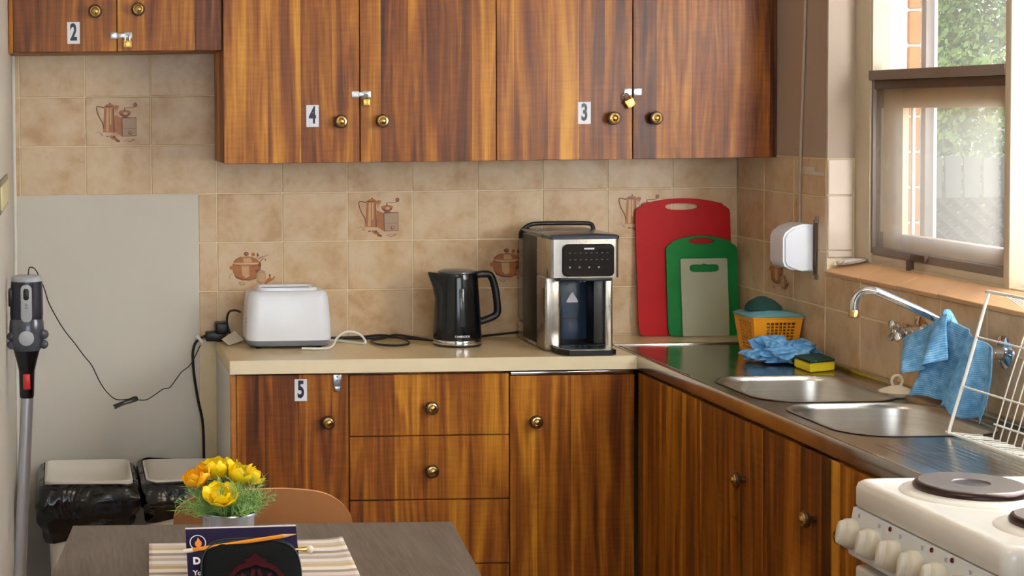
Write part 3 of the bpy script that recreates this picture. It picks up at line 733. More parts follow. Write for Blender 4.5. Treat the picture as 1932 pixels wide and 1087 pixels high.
# ------------------------------------------------------------------ sink
t = thing('double_sink', 'stainless steel double-bowl sink top with ridged drainer under the window', 'sink', (-0.23, -1.15, 0.86))
Z = 0.9005
bowls = [(-0.245, -1.022, 0.345, 0.385), (-0.240, -1.437, 0.345, 0.390)]
def bowl_loop(cx, cy, w_, d_, r, z, n=6): return rrect(cx, cy, w_, d_, r, z, n)
bm = B()
# deck around the bowls built as rectangles, each with a bowl outline cut in
ys = [-0.222, -0.815, -1.229, -1.645, -2.095]; X0, X1 = -0.457, -0.002
def deck(y0, y1, bowl=None):
    if bowl is None:
        vs = [bm.verts.new(p) for p in ((X0, y1, Z), (X1, y1, Z), (X1, y0, Z), (X0, y0, Z))]; bm.faces.new(vs); return
    inner = bowl_loop(*bowl, 0.10, Z, 8); n = len(inner); outer = []
    cx, cy = (X0+X1)/2, (y0+y1)/2
    for p in inner:
        d = Vector((p.x-bowl[0], p.y-bowl[1])); tx = ((X1 if d.x > 0 else X0)-bowl[0])/d.x if abs(d.x) > 1e-6 else 1e9; ty = ((y0 if d.y > 0 else y1)-bowl[1])/d.y if abs(d.y) > 1e-6 else 1e9
        k = min(tx, ty); outer.append(Vector((bowl[0]+d.x*k, bowl[1]+d.y*k, Z)))
    oi = [bm.verts.new(p) for p in outer]; ii = [bm.verts.new(p) for p in inner]; bridge(bm, oi, ii)
    for (qx, qy) in ((X0, y0), (X1, y0), (X1, y1), (X0, y1)):
        best = sorted(range(n), key=lambda i: (outer[i]-outer[(i+1) % n]).length, reverse=True)
        # fill the corner left between two neighbouring outer points on different sides
        for i in range(n):
            p, q = outer[i], outer[(i+1) % n]
            on = lambda u: abs(u.x-qx) < 1e-6, lambda u: abs(u.y-qy) < 1e-6
            if (on[0](p) and on[1](q) and not on[1](p)) or (on[1](p) and on[0](q) and not on[0](p)):
                bm.faces.new((oi[i], oi[(i+1) % n], bm.verts.new((qx, qy, Z)))); break
deck(ys[0], ys[1]); deck(ys[1], ys[2], bowls[0]); deck(ys[2], ys[3], bowls[1]); deck(ys[3], ys[4])
bmesh.ops.remove_doubles(bm, verts=bm.verts[:], dist=1e-5)
bx(bm, X0-0.002, X0+0.006, -2.095, -0.225, 0.862, 0.9025, 0.003, 2)              # rolled front edge
bx(bm, X0, X1, -0.232, -0.2165, 0.898, 0.9045, 0.003, 2)                           # back lip
bx(bm, -0.024, -0.001, -2.095, -0.222, 0.898, 0.912, 0.004, 2)                     # wall upstand
bx(bm, X0+0.014, X0+0.020, -0.80, -0.24, 0.9, 0.9025, 0.001, 1)
obj('deck', bm, 'steel', t, ang=30)
for b_ in bowls:
    bm = B(); cx, cy, w_, d_ = b_; rs = [bowl_loop(cx, cy, w_+0.012, d_+0.012, 0.106, Z+0.0015, 8), bowl_loop(cx, cy, w_+0.004, d_+0.004, 0.102, Z+0.0028, 8), bowl_loop(cx, cy, w_-0.006, d_-0.006, 0.098, Z+0.0005, 8),
        bowl_loop(cx, cy, w_-0.012, d_-0.012, 0.095, Z-0.012, 8), bowl_loop(cx, cy, w_-0.03, d_-0.03, 0.09, Z-0.12, 8), bowl_loop(cx, cy, w_-0.05, d_-0.05, 0.08, Z-0.155, 8), bowl_loop(cx, cy, w_-0.11, d_-0.11, 0.06, Z-0.165, 8)]
    loft(bm, rs, cap0=False, cap1=True); bo = obj('bowl', bm, 'steel_bowl', t, ang=60)
    bm = B(); lathe(bm, [(0.030, 0), (0.028, 0.003), (0.022, 0.001)], (cx, cy, Z-0.165), (0, 0, 1), 20); obj('drain', bm, 'chrome', bo)
bm = B()
for i in range(20):
    x = -0.40 + 0.0175*i
    tube(bm, [(x, -1.70, Z-0.0018), (x, -1.72, Z-0.0011), (x, -2.06, Z-0.0011), (x, -2.08, Z-0.0018)], 0.0018, 8)
obj('drainer_ridges', bm, 'steel', t)['kind'] = 'stuff'

# ------------------------------------------------------------------ taps
t = thing('spout_tap', 'chrome wall-mounted swivel spout reaching over the sink', 'tap', (0, -1.28, 1.055))
bm = B(); lathe(bm, [(0.026, 0), (0.025, 0.006), (0.014, 0.012), (0.013, 0.05), (0.017, 0.052), (0.017, 0.078), (0.012, 0.082)], (-0.001, -1.30, 1.055), (-1, 0, 0), 20); obj('wall_flange', bm, 'chrome', t)
bm = B(); tube(bm, [(-0.062, -1.30, 1.055), (-0.062, -1.315, 1.078), (-0.062, -1.335, 1.094), (-0.085, -1.34, 1.112), (-0.20, -1.335, 1.166), (-0.225, -1.33, 1.176), (-0.246, -1.32, 1.172), (-0.258, -1.315, 1.155), (-0.260, -1.313, 1.128)], 0.0095, 12, 6)
obj('spout', bm, 'chrome', t)
bm = B(); lathe(bm, [(0.0105, 0), (0.0115, 0.002), (0.0115, 0.016), (0.009, 0.018)], (-0.260, -1.313, 1.130), (0, 0, -1), 16); obj('aerator', bm, 'brass', t)
def tap_handle(label, y, z, s=1.0):
    t = thing('wall_tap', label, 'tap', (0, y, z), group='wall taps over the sink')
    bm = B(); lathe(bm, [(0.037*s, 0.001), (0.036*s, 0.005), (0.026*s, 0.010), (0.017*s, 0.013), (0.016*s, 0.03), (0.020*s, 0.034), (0.020*s, 0.046), (0.014*s, 0.05)], (0, y, z), (-1, 0, 0), 24); obj('escutcheon', bm, 'chrome', t)
    bm = B()
    for k in range(4):
        a = PI/4 + k*PI/2; c, s_ = math.cos(a), math.sin(a)
        tube(bm, [(-0.062, y, z), (-0.066, y+0.020*s*c, z+0.020*s*s_), (-0.064, y+0.027*s*c, z+0.027*s*s_)], 0.008*s, 10, 3, radii=(0.010*s, 0.0085*s))
    lathe(bm, [(0.014*s, 0), (0.015*s, 0.012), (0.013*s, 0.024), (0.007*s, 0.027)], (-0.048, y, z), (-1, 0, 0), 18); obj('cross_handle', bm, 'chrome', t)
tap_handle('chrome cross-handle wall tap half hidden behind the blue cloth', -1.115, 1.052)
tap_handle('chrome cross-handle wall tap seen through the wire dish rack', -1.475, 1.052)

# ------------------------------------------------------------------ cloths
def sheet(name, fn, nu, nv, mat, label, cat, loc, th=0.0012):
    bm = B(); uvl = bm.loops.layers.uv.new('UVMap'); g = [[bm.verts.new(fn(u/nu, v/nv)) for v in range(nv+1)] for u in range(nu+1)]
    for u in range(nu):
        for v in range(nv):
            f = bm.faces.new((g[u][v], g[u+1][v], g[u+1][v+1], g[u][v+1]))
            for l, (a, b_) in zip(f.loops, ((u, v), (u+1, v), (u+1, v+1), (u, v+1))): l[uvl].uv = (a/nu, b_/nv)
    o = single(name, bm, mat, label, cat, loc, ang=80); m = o.modifiers.new('thickness', 'SOLIDIFY'); m.thickness = th; return o
def lerp(a, b, t): return a + (b-a)*t
def hang(u, v):       # main fall: u across (away -> near), v down
    top = Vector((-0.088, lerp(-1.405, -1.50, u), lerp(1.122, 1.112, u))) if u < 0.5 else Vector((-0.085, lerp(-1.40, -1.585, u), lerp(1.150, 1.076, u)))
    top = Vector((-0.09, lerp(-1.395, -1.578, u**1.3), 1.130 - 0.052*u**1.2))
    bot = Vector((-0.10, lerp(-1.262, -1.578, u), lerp(0.944, 0.918, u) + 0.006*math.sin(u*22)))
    p = top.lerp(bot, v); w_ = 0.25 + 0.75*v
    sag = math.sin(v*PI)*0.012*(1-2*u)
    p.y += sag
    p.x += w_*(0.024*math.sin(u*15 + 0.9*v) + 0.006*math.sin(u*37+2*v)) - 0.015*v
    p.z += 0.004*math.sin(u*30)*v
    return p
# cloth over the spout: one fall and one flap
bm = B(); uvl = bm.loops.layers.uv.new('UVMap')
def add_sheet(bm, fn, nu, nv, ku=1, kv=1, dv=0):
    g = [[bm.verts.new(fn(u/nu, v/nv)) for v in range(nv+1)] for u in range(nu+1)]
    for u in range(nu):
        for v in range(nv):
            f = bm.faces.new((g[u][v], g[u+1][v], g[u+1][v+1], g[u][v+1]))
            for l, (a, b_) in zip(f.loops, ((u, v), (u+1, v), (u+1, v+1), (u, v+1))): l[uvl].uv = (ku*a/nu, kv*b_/nv + dv)
add_sheet(bm, hang, 60, 40)
def flap(u, v):       # folds forward over the spout, falls to a point at the far side
    top = Vector((-0.100, lerp(-1.300, -1.405, u), lerp(1.072, 1.140, u)))
    bot = Vector((-0.130, lerp(-1.300, -1.405, u), lerp(0.995, 1.020, u)))
    a = Vector((-0.112, -1.245, 1.052)); b_ = Vector((-0.095, -1.412, 1.132)); c = Vector((-0.135, -1.318, 0.990)); d = Vector((-0.11, -1.415, 1.035))
    p = a.lerp(b_, u).lerp(c.lerp(d, u), v); p.x -= 0.012*math.sin(u*9 + v*2)*(0.3+v) + 0.022*v; p.y -= 0.038*v; return p
add_sheet(bm, flap, 30, 24, 0.6, 0.5)
def corner(u, v):
    a = Vector((-0.10, -1.262, 1.035)); b_ = Vector((-0.10, -1.30, 1.03)); c = Vector((-0.10, -1.198, 0.984)); d = Vector((-0.11, -1.285, 0.998))
    p = a.lerp(b_, u).lerp(c.lerp(d, u), v); p.x += 0.008 - 0.01*math.sin(u*5); return p
add_sheet(bm, corner, 12, 10, 0.3, 0.3)
def over(u, v):       # the part lying over the spout tube
    y = lerp(-1.395, -1.43, u); a = v*PI
    return Vector((-0.088 - 0.012*math.cos(a), y, 1.128 - 0.03*u + 0.012*math.sin(a)))
add_sheet(bm, over, 8, 10, 0.2, 0.2)
o = single('dish_cloth', bm, 'cloth', 'blue striped wipe hanging over the sink spout', 'cloth', (-0.09, -1.4, 1.0), ang=80)
m = o.modifiers.new('thickness', 'SOLIDIFY'); m.thickness = 0.0012
# crumpled cloth on the sink corner
bm = B(); uvl = bm.loops.layers.uv.new('UVMap'); bmesh.ops.create_icosphere(bm, subdivisions=6, radius=1.0)
for v in bm.verts:
    n_ = v.co.normalized()
    q_ = n_ + 0.35*Vector((noise.noise(n_*1.5), noise.noise(n_*1.5+Vector((5, 0, 0))), noise.noise(n_*1.5+Vector((0, 5, 0)))))
    r = 1 + 0.42*(0.45-abs(noise.noise(q_*1.5+Vector((3, 1, 2)))*2.2)) + 0.20*(0.5-abs(noise.noise(q_*3.0+Vector((1, 7, 2))))*2)
    v.co = Vector((n_.x*r*0.090, n_.y*r*0.066, n_.z*r*0.040))
    if v.co.z < -0.022: v.co.z = -0.022
    v.co += Vector((-0.118, -0.595, 0.9285)) + Vector((0, 0, -0.010*max(0, n_.x)))
for f in bm.faces:
    for l in f.loops: l[uvl].uv = (l.vert.co.x*3, l.vert.co.y*1.4)
single('crumpled_cloth', bm, 'cloth', 'crumpled blue wipe in front of the yellow basket', 'cloth', (-0.118, -0.595, 0.902), ang=80)
# sponge
t = thing('scourer_sponge', 'yellow sponge with green scouring top beside the crumpled blue wipe', 'sponge', (-0.075, -0.705, 0.902), math.radians(0), world=False)
pts = [(-0.047, 0.022), (-0.052, -0.099), (0.030, -0.056), (0.044, 0.090)]
pts = [(-0.047, 0.020), (-0.050, -0.085), (0.031, -0.050), (0.040, 0.060)]
bm = B(); prism(bm, [(x, y, 0) for x, y in pts], (0, 0, 0.024)); bmesh.ops.bevel(bm, geom=bm.edges[:], offset=0.003, segments=2, affect='EDGES'); obj('foam_body', bm, 'foam', t)
bm = B(); prism(bm, [(x*1.0, y*1.0, 0.0235) for x, y in pts], (0, 0, 0.0075)); bmesh.ops.bevel(bm, geom=bm.edges[:], offset=0.002, segments=1, affect='EDGES'); obj('scouring_layer', bm, 'dark_green', t)

# plug
t = thing('sink_plug', 'cream plastic sink strainer plug with ring handle between the bowls', 'plug', (-0.085, -1.165, 0.9035))
bm = B(); lathe(bm, [(0.020, 0), (0.022, 0.006), (0.040, 0.009), (0.042, 0.012), (0.030, 0.018), (0.014, 0.024), (0.006, 0.026)], (-0.085, -1.165, 0.9035), (0, 0, 1), 28); obj('disc', bm, 'cream_plastic', t)
bm = B(); tube(bm, [(-0.085+0.013*math.cos(a), -1.165, 0.940+0.014*math.sin(a)) for a in [2*PI*i/20 for i in range(21)]], 0.0032, 8); obj('ring_handle', bm, 'cream_plastic', t)

# dish rack
t = thing('dish_rack', 'white wire dish rack standing on the drainer at the right edge', 'rack', (-0.13, -1.85, 0.902))
ya, yb = -1.636, -2.05
def lean(z): return -0.21 + (z-0.906)*0.28
bm = B(); r1 = 0.0034
tube(bm, [(-0.205, yb, 0.908), (-0.208, ya-0.02, 0.907), (-0.209, ya-0.004, 0.908), (-0.207, ya, 0.922), (lean(1.05), ya, 1.05), (lean(1.185), ya, 1.190), (lean(1.20), ya-0.006, 1.203), (lean(1.2), ya-0.02, 1.205), (lean(1.2), yb, 1.205)], r1, 8, 5); obj('main_frame', bm, 'white_matte', t)
for z in (1.11, 1.006):
    bm = B(); tube(bm, [(lean(z), ya, z), (lean(z), yb, z)], 0.0021, 8); obj('cross_wire', bm, 'white_matte', t)
for i in range(13):
    y = -1.692 - 0.026*i
    bm = B(); tube(bm, [(-0.208, y, 0.912), (-0.150, y, 0.9065), (-0.147, y, 0.910), (-0.115, y-0.004, 1.03), (-0.088, y-0.006, 1.12), (-0.07, y-0.006, 1.195)], 0.0014, 6, 3); obj('wire', bm, 'white_matte', t)
bm = B(); tube(bm, [(-0.144, -1.690, 0.935), (-0.144, yb, 0.935)], 0.0022, 8); obj('cross_wire', bm, 'white_matte', t)
bm = B(); tube(bm, [(-0.07, -1.68, 1.195), (-0.07, yb, 1.195)], 0.0022, 8); obj('cross_wire', bm, 'white_matte', t)
for i in range(20):
    y = -1.648 - 0.0200*i
    bm = B(); tube(bm, [(-0.208, y, 0.910), (-0.150, y-0.01, 0.9055)], 0.0009, 5); obj('wire', bm, 'white_matte', t)
for i in range(12):
    y = -1.672 - 0.016*i
    bm = B(); tube(bm, [(lean(1.205), y, 1.206), (-0.115, y-0.04, 1.190), (-0.105, y-0.09, 1.165)], 0.0014, 6, 3); obj('wire', bm, 'white_matte', t)

# ------------------------------------------------------------------ wall box, conduit, label, sill item, switch
t = thing('wall_box', 'white plastic box mounted on the tiled side wall', 'box', (0, -0.47, 1.205))
bm = B(); o_ = []
prof = [(-0.002, 1.272), (-0.040, 1.272), (-0.070, 1.264), (-0.092, 1.250), (-0.100, 1.235), (-0.100, 1.170), (-0.094, 1.156), (-0.078, 1.148), (-0.04, 1.143), (-0.002, 1.142)]
prism(bm, [(x*0.86, -0.535, z) for x, z in prof], (0, 0.095, 0)); bmesh.ops.bevel(bm, geom=[e for e in bm.edges if abs(e.verts[0].co.y-e.verts[1].co.y) < 1e-6], offset=0.006, segments=3, affect='EDGES')
obj('cover', bm, 'white_gloss', t)
bm = B(); bx(bm, -0.004, -0.0006, -0.552, -0.534, 1.130, 1.285, 0.001); obj('mounting_plate', bm, 'alu_dark', t)
bm = B()
for z in (1.285, 1.128): bx(bm, -0.005, -0.0006, -0.560, -0.542, z-0.008, z+0.008, 0.002); lathe(bm, [(0.003, 0), (0.002, 0.002)], (-0.005, -0.551, z), (-1, 0, 0), 8)
obj('mounting_tab', bm, 'alu', t)
bm = B(); tube(bm, [(-0.006, -0.452, 1.272), (-0.006, -0.455, 1.45), (-0.006, -0.482, 1.89), (-0.006, -0.5, 2.4)], 0.0042, 8, 3)
single('cable_conduit', bm, 'paint_r', 'thin painted cable running up the wall from the white box', 'cable', (-0.006, -0.45, 1.272))
bm = B(); bx(bm, -0.0026, -0.0008, -0.590, -0.440, 1.408, 1.418, 0.0004); bx(bm, -0.0026, -0.0008, -0.535, -0.440, 1.417, 1.430, 0.0004); bx(bm, -0.0026, -0.0008, -0.432, -0.425, 1.41, 1.436)
single('wall_label', bm, 'paper', 'worn white sticker strip on the tile above the white box', 'sticker', (-0.002, -0.5, 1.41))
bm = B(); lathe(bm, [(0.0001, 0), (0.03, 0.001), (0.036, 0.004), (0.032, 0.009), (0.018, 0.012), (0.0001, 0.0125)], (0, 0, 0), (0, 0, 1), 24)
bmesh.ops.transform(bm, matrix=Matrix.Translation((0.045, -0.655, 1.1745)) @ Matrix.Rotation(-math.atan2(0.028, 0.078), 4, 'Y') @ Matrix.Rotation(math.radians(-58), 4, 'Z') @ Matrix.Diagonal((1.45, 0.6, 1, 1)), verts=bm.verts[:])
single('soap_dish', bm, 'chrome', 'small oval metal dish on the tiled window sill', 'dish', (0.045, -0.655, 1.17))
t = thing('light_switch', 'ivory rectangular light switch at the left edge', 'switch', (WX, -0.85, 1.40))
bm = B(); bx(bm, WX, WX+0.005, -1.15, -0.63, 1.362, 1.442, 0.002); obj('surround', bm, 'switch_frame', t)
bm = B(); bx(bm, WX+0.004, WX+0.009, -1.15, -0.67, 1.372, 1.430, 0.003); obj('rocker', bm, 'switch', t)

# ------------------------------------------------------------------ toaster
t = thing('toaster', 'white two-slice toaster with grey base on the worktop', 'toaster', (-1.408, -0.140, 0.9), math.radians(0), world=False)
def rr3(w_, d_, r, z): return rrect(0, 0, w_, d_, r, z, 6)
bm = B(); loft(bm, [rr3(0.228, 0.140, 0.03, 0.008), rr3(0.240, 0.150, 0.032, 0.012), rr3(0.246, 0.156, 0.034, 0.026)]); obj('base', bm, 'grey_plastic', t)
bm = B(); loft(bm, [rr3(0.250, 0.160, 0.036, 0.0255), rr3(0.252, 0.162, 0.036, 0.034), rr3(0.250, 0.160, 0.036, 0.07), rr3(0.243, 0.154, 0.035, 0.12), rr3(0.236, 0.148, 0.033, 0.152), rr3(0.230, 0.143, 0.032, 0.162), rr3(0.220, 0.132, 0.03, 0.168), rr3(0.204, 0.118, 0.028, 0.170)]); obj('shell', bm, 'white_gloss', t)
bm = B(); loft(bm, [rr3(0.180, 0.104, 0.03, 0.169), rr3(0.178, 0.102, 0.03, 0.177), rr3(0.172, 0.096, 0.028, 0.1795), rr3(0.164, 0.088, 0.026, 0.178), rr3(0.160, 0.084, 0.025, 0.171)]); obj('top_rim', bm, 'white_gloss', t)
for y in (-0.022, 0.022):
    bm = B(); bx(bm, -0.072, 0.072, y-0.013, y+0.013, 0.1695, 0.1735, 0.002); obj('slot', bm, 'black', t)
bm = B(); bx(bm, -0.122, -0.116, -0.018, -0.004, 0.09, 0.104, 0.002); obj('lever', bm, 'light_grey', t)
for i in range(5):
    bm = B(); lathe(bm, [(0.0042, 0), (0.003, 0.0015)], (-0.1235-0.0008*(i > 0), -0.040, 0.088-0.011*i), (-1, 0, 0), 10); obj('button', bm, 'grey_plastic', t)
bm = B()
for x, y in ((-0.09, -0.05), (0.09, -0.05), (-0.09, 0.05), (0.09, 0.05)): lathe(bm, [(0.008, 0), (0.009, 0.010)], (x, y, 0), (0, 0, 1), 12)
obj('foot', bm, 'black', t)
bm = B(); tube(bm, [(-1.375, -0.232, 0.9045), (-1.34, -0.242, 0.9045), (-1.30, -0.236, 0.9045), (-1.278, -0.205, 0.909), (-1.262, -0.17, 0.924), (-1.235, -0.14, 0.937), (-1.205, -0.125, 0.937), (-1.180, -0.13, 0.924), (-1.174, -0.15, 0.906), (-1.20, -0.12, 0.904), (-1.25, -0.075, 0.904), (-1.33, -0.04, 0.904)], 0.0036, 8, 6)
obj('power_cord', bm, 'white_matte', t, off=(-1.408, -0.140, 0.9))

# ------------------------------------------------------------------ kettle
kx, ky = -0.905, -0.175
t = thing('kettle', 'glossy black electric kettle with silver base ring', 'kettle', (kx, ky, 0.9), world=False)
bm = B(); lathe(bm, [(0.069, 0.001), (0.071, 0.004), (0.071, 0.007)], (0, 0, 0), n=40); obj('power_base', bm, 'black', t)
bm = B(); lathe(bm, [(0.070, 0.007), (0.0705, 0.009), (0.0705, 0.019), (0.070, 0.020)], (0, 0, 0), n=40); obj('base_ring', bm, 'chrome', t)
bm = B(); n = 48; rs = []
for h, r in ((0.020, 0.0705), (0.03, 0.0708), (0.06, 0.070), (0.10, 0.068), (0.14, 0.0655), (0.175, 0.063), (0.20, 0.0615), (0.212, 0.0605), (0.217, 0.0585)):
    rg = []
    for i in range(n):
        a = 2*PI*i/n; x, y = r*math.cos(a), r*math.sin(a)
        k = max(0, -math.cos(a))**14; lift = max(0, (h-0.145)/0.072)
        x -= k*0.028*lift**1.2
        rg.append(Vector((x, y, h + 0.002*k*lift)))
    rs.append(rg)
loft(bm, rs); obj('body', bm, 'black_gloss', t, ang=50)
bm = B(); lathe(bm, [(0.056, 0.216), (0.055, 0.221), (0.045, 0.2245), (0.02, 0.2265), (0.0001, 0.227)], (0, 0, 0), n=36); obj('lid', bm, 'vac_cyc', t)
bm = B(); P = [(0.052, 0, 0.208), (0.085, 0, 0.211), (0.102, 0, 0.203), (0.114, 0, 0.165), (0.120, 0, 0.115), (0.118, 0, 0.092), (0.100, 0, 0.080), (0.064, 0, 0.068)]
tube(bm, P, 0.011, 12, 6)
for v in bm.verts: v.co.y *= 1.15
obj('handle', bm, 'black', t)
bm = B(); bx(bm, -0.008, 0.007, -0.0715, -0.060, 0.062, 0.174, 0.003); 
for v in bm.verts: v.co.y += (v.co.z-0.062)*0.052
obj('water_window', bm, 'smoke', t)
bm = B(); add_text(bm, 'KAMBROOK', 0.0085, atf(0.0, -0.0714, 0.034), 0.95, 0, bold=0.0002)
for v in bm.verts: v.co.y += 0.071 - math.sqrt(max(0, 0.071**2 - v.co.x**2))
obj('wordmark', bm, 'print_white', t, smooth=False)
bm = B(); tube(bm, [(-0.975, -0.10, 0.907), (-1.01, -0.06, 0.909), (-1.06, -0.03, 0.913), (-1.10, -0.06, 0.908), (-1.145, -0.09, 0.905), (-1.14, -0.17, 0.905), (-1.09, -0.20, 0.905), (-1.045, -0.16, 0.905), (-1.05, -0.09, 0.909), (-1.10, -0.04, 0.914), (-1.16, -0.02, 0.908), (-1.28, -0.02, 0.905), (-1.40, -0.02, 0.905)], 0.0034, 8, 6)
tube(bm, [(-0.96, -0.12, 0.907), (-1.02, -0.06, 0.905), (-1.08, -0.02, 0.905), (-1.15, -0.04, 0.905), (-1.22, -0.03, 0.905)], 0.0034, 8, 6)
obj('power_cord', bm, 'black_rubber', t, off=(kx, ky, 0.9))

# ------------------------------------------------------------------ hot water dispenser
t = thing('hot_water_dispenser', 'steel and black benchtop hot water dispenser with touch panel', 'dispenser', (-0.59, -0.22, 0.9))
XL, XR = -0.690, -0.494
bm = B(); tube(bm, [(-0.835, -0.10, 0.905), (-0.80, -0.035, 0.905), (-0.74, -0.02, 0.909), (-0.68, -0.012, 0.914)], 0.0034, 8, 6)
obj('power_cord', bm, 'black_rubber', t)
bm = B(); loft(bm, [rrect((XL+XR)/2, -0.250, XR-XL, 0.290, 0.012, z, 4) for z in (1.118, 1.228)]); obj('head_shell', bm, 'machine_steel', t)
bm = B(); bx(bm, XL, XL+0.046, -0.340, -0.105, 0.902, 1.119, 0.008, 3); bx(bm, XR-0.024, XR, -0.340, -0.105, 0.902, 1.119, 0.006, 3); bx(bm, XL+0.004, XR-0.004, -0.250, -0.105, 0.903, 1.119, 0.003); obj('body', bm, 'machine_steel', t)
bm = B(); bx(bm, XL-0.0015, XL+0.001, -0.255, -0.115, 0.915, 1.226, 0.001); obj('side_panel', bm, 'black', t)
bm = B(); loft(bm, [rrect((XL+XR)/2, -0.240, XR-XL+0.003, 0.314, 0.012, 1.2275, 4), rrect((XL+XR)/2, -0.240, XR-XL+0.004, 0.315, 0.012, 1.236, 4), rrect((XL+XR)/2, -0.240, XR-XL-0.006, 0.305, 0.012, 1.2395, 4)]); obj('lid', bm, 'vac_cyc', t)
bm = B(); bx(bm, XL+0.006, XR-0.006, -0.104, -0.035, 0.955, 1.222, 0.008, 3); obj('water_tank', bm, 'tank', t)
bm = B(); bx(bm, XL+0.004, XR-0.004, -0.106, -0.030, 0.902, 0.954, 0.004); obj('tank_base', bm, 'machine_steel', t)
bm = B(); tube(bm, [(-0.694, -0.10, 1.212), (-0.690, -0.09, 1.228), (-0.668, -0.085, 1.246), (-0.635, -0.08, 1.252), (-0.52, -0.08, 1.252), (-0.482, -0.085, 1.250), (-0.474, -0.09, 1.242), (-0.472, -0.095, 1.222)], 0.0065, 10, 5); obj('tank_handle', bm, 'black', t)
bm = B(); loft(bm, [[Vector((p.x, -0.395-dz, p.y)) for p in rrect(-0.585, 1.1685, 0.146-2*i_, 0.092-2*i_, 0.014, 0, 4)] for dz, i_ in ((0, 0), (0.010, 0), (0.0125, 0.002))]); cp = obj('control_panel', bm, 'black_gloss', t)
bm = B()
for i, wch in enumerate((5, 4, 6, 4, 5, 5)): x = -0.598 + 0.0048*i; bx(bm, x, x+0.0040, -0.4080, -0.4072, 1.1995, 1.2040)
obj('maker_mark', bm, 'print_white', cp, smooth=False)
for r_, z in enumerate((1.189, 1.170)):
    for i in range(8):
        bm = B(); x = -0.641 + 0.0152*i; bx(bm, x, x+0.005, -0.4078, -0.4070, z, z+0.0014); obj('touch_key', bm, 'grey_plastic', cp, smooth=False)
for i in range(4):
    bm = B(); lathe(bm, [(0.0032, 0), (0.003, 0.0006)], (-0.639+0.0275*i, -0.4072, 1.149), (0, -1, 0), 10); obj('touch_key', bm, 'grey_plastic', cp)
bm = B(); bx(bm, XL+0.044, XR-0.052, -0.262, -0.250, 0.925, 1.119, 0.002); sp_ = obj('splash_panel', bm, 'navy_panel', t)
bm = B(); bx(bm, XR-0.053, XR-0.023, -0.330, -0.250, 0.92, 1.119, 0.002); obj('inner_side', bm, 'black', t)
bm = B(); bx(bm, XL+0.044, XL+0.050, -0.338, -0.250, 0.92, 1.119, 0.002); obj('inner_side', bm, 'black', t)
bm = B(); bx(bm, -0.664, -0.515, -0.395, -0.27, 1.108, 1.119, 0.003); obj('nozzle_block', bm, 'black', t)
for x in (-0.586, -0.575):
    bm = B(); lathe(bm, [(0.0032, 0), (0.003, 0.010)], (x, -0.335, 1.110), (0, 0, -1), 10); obj('nozzle', bm, 'white_matte', t)
bm = B(); tri = [Vector((-0.5885+0.022*math.cos(a), -0.2635, 1.044+0.022*math.sin(a))) for a in (PI/2, PI/2+2*PI/3, PI/2+4*PI/3)]
prism(bm, tri, (0, -0.0008, 0)); bmesh.ops.bevel(bm, geom=[e for e in bm.edges if abs(e.verts[0].co.y-e.verts[1].co.y) > 1e-5], offset=0.003, segments=3, affect='EDGES'); obj('warning_sticker', bm, 'print_white', t)
bm = B(); bx(bm, -0.622, -0.560, -0.2640, -0.2620, 0.985, 0.988); bx(bm, -0.561, -0.555, -0.2645, -0.2620, 0.983, 0.990); obj('vent_slot', bm, 'black', t, smooth=False)
bm = B(); prism(bm, [(x, y, 0.902) for x, y in ((-0.672, -0.345), (-0.672, -0.395), (-0.648, -0.432), (-0.524, -0.432), (-0.512, -0.42), (-0.512, -0.345))], (0, 0, 0.014)); obj('drip_tray', bm, 'black', t, smooth=False)
bm = B(); bx(bm, XL+0.046, XR-0.024, -0.350, -0.262, 0.902, 0.920, 0.002); obj('tray_riser', bm, 'black', t)
bm = B(); prism(bm, [(x, y, 0.916) for x, y in ((-0.666, -0.30), (-0.666, -0.393), (-0.645, -0.427), (-0.527, -0.427), (-0.518, -0.418), (-0.518, -0.30))], (0, 0, 0.003)); obj('drip_grid', bm, 'steel', t, smooth=False)
bm = B()
for i in range(6): bx(bm, -0.625+0.016*i, -0.617+0.016*i, -0.40, -0.36, 0.9192, 0.9197)
obj('grid_slots', bm, 'black', t, smooth=False)

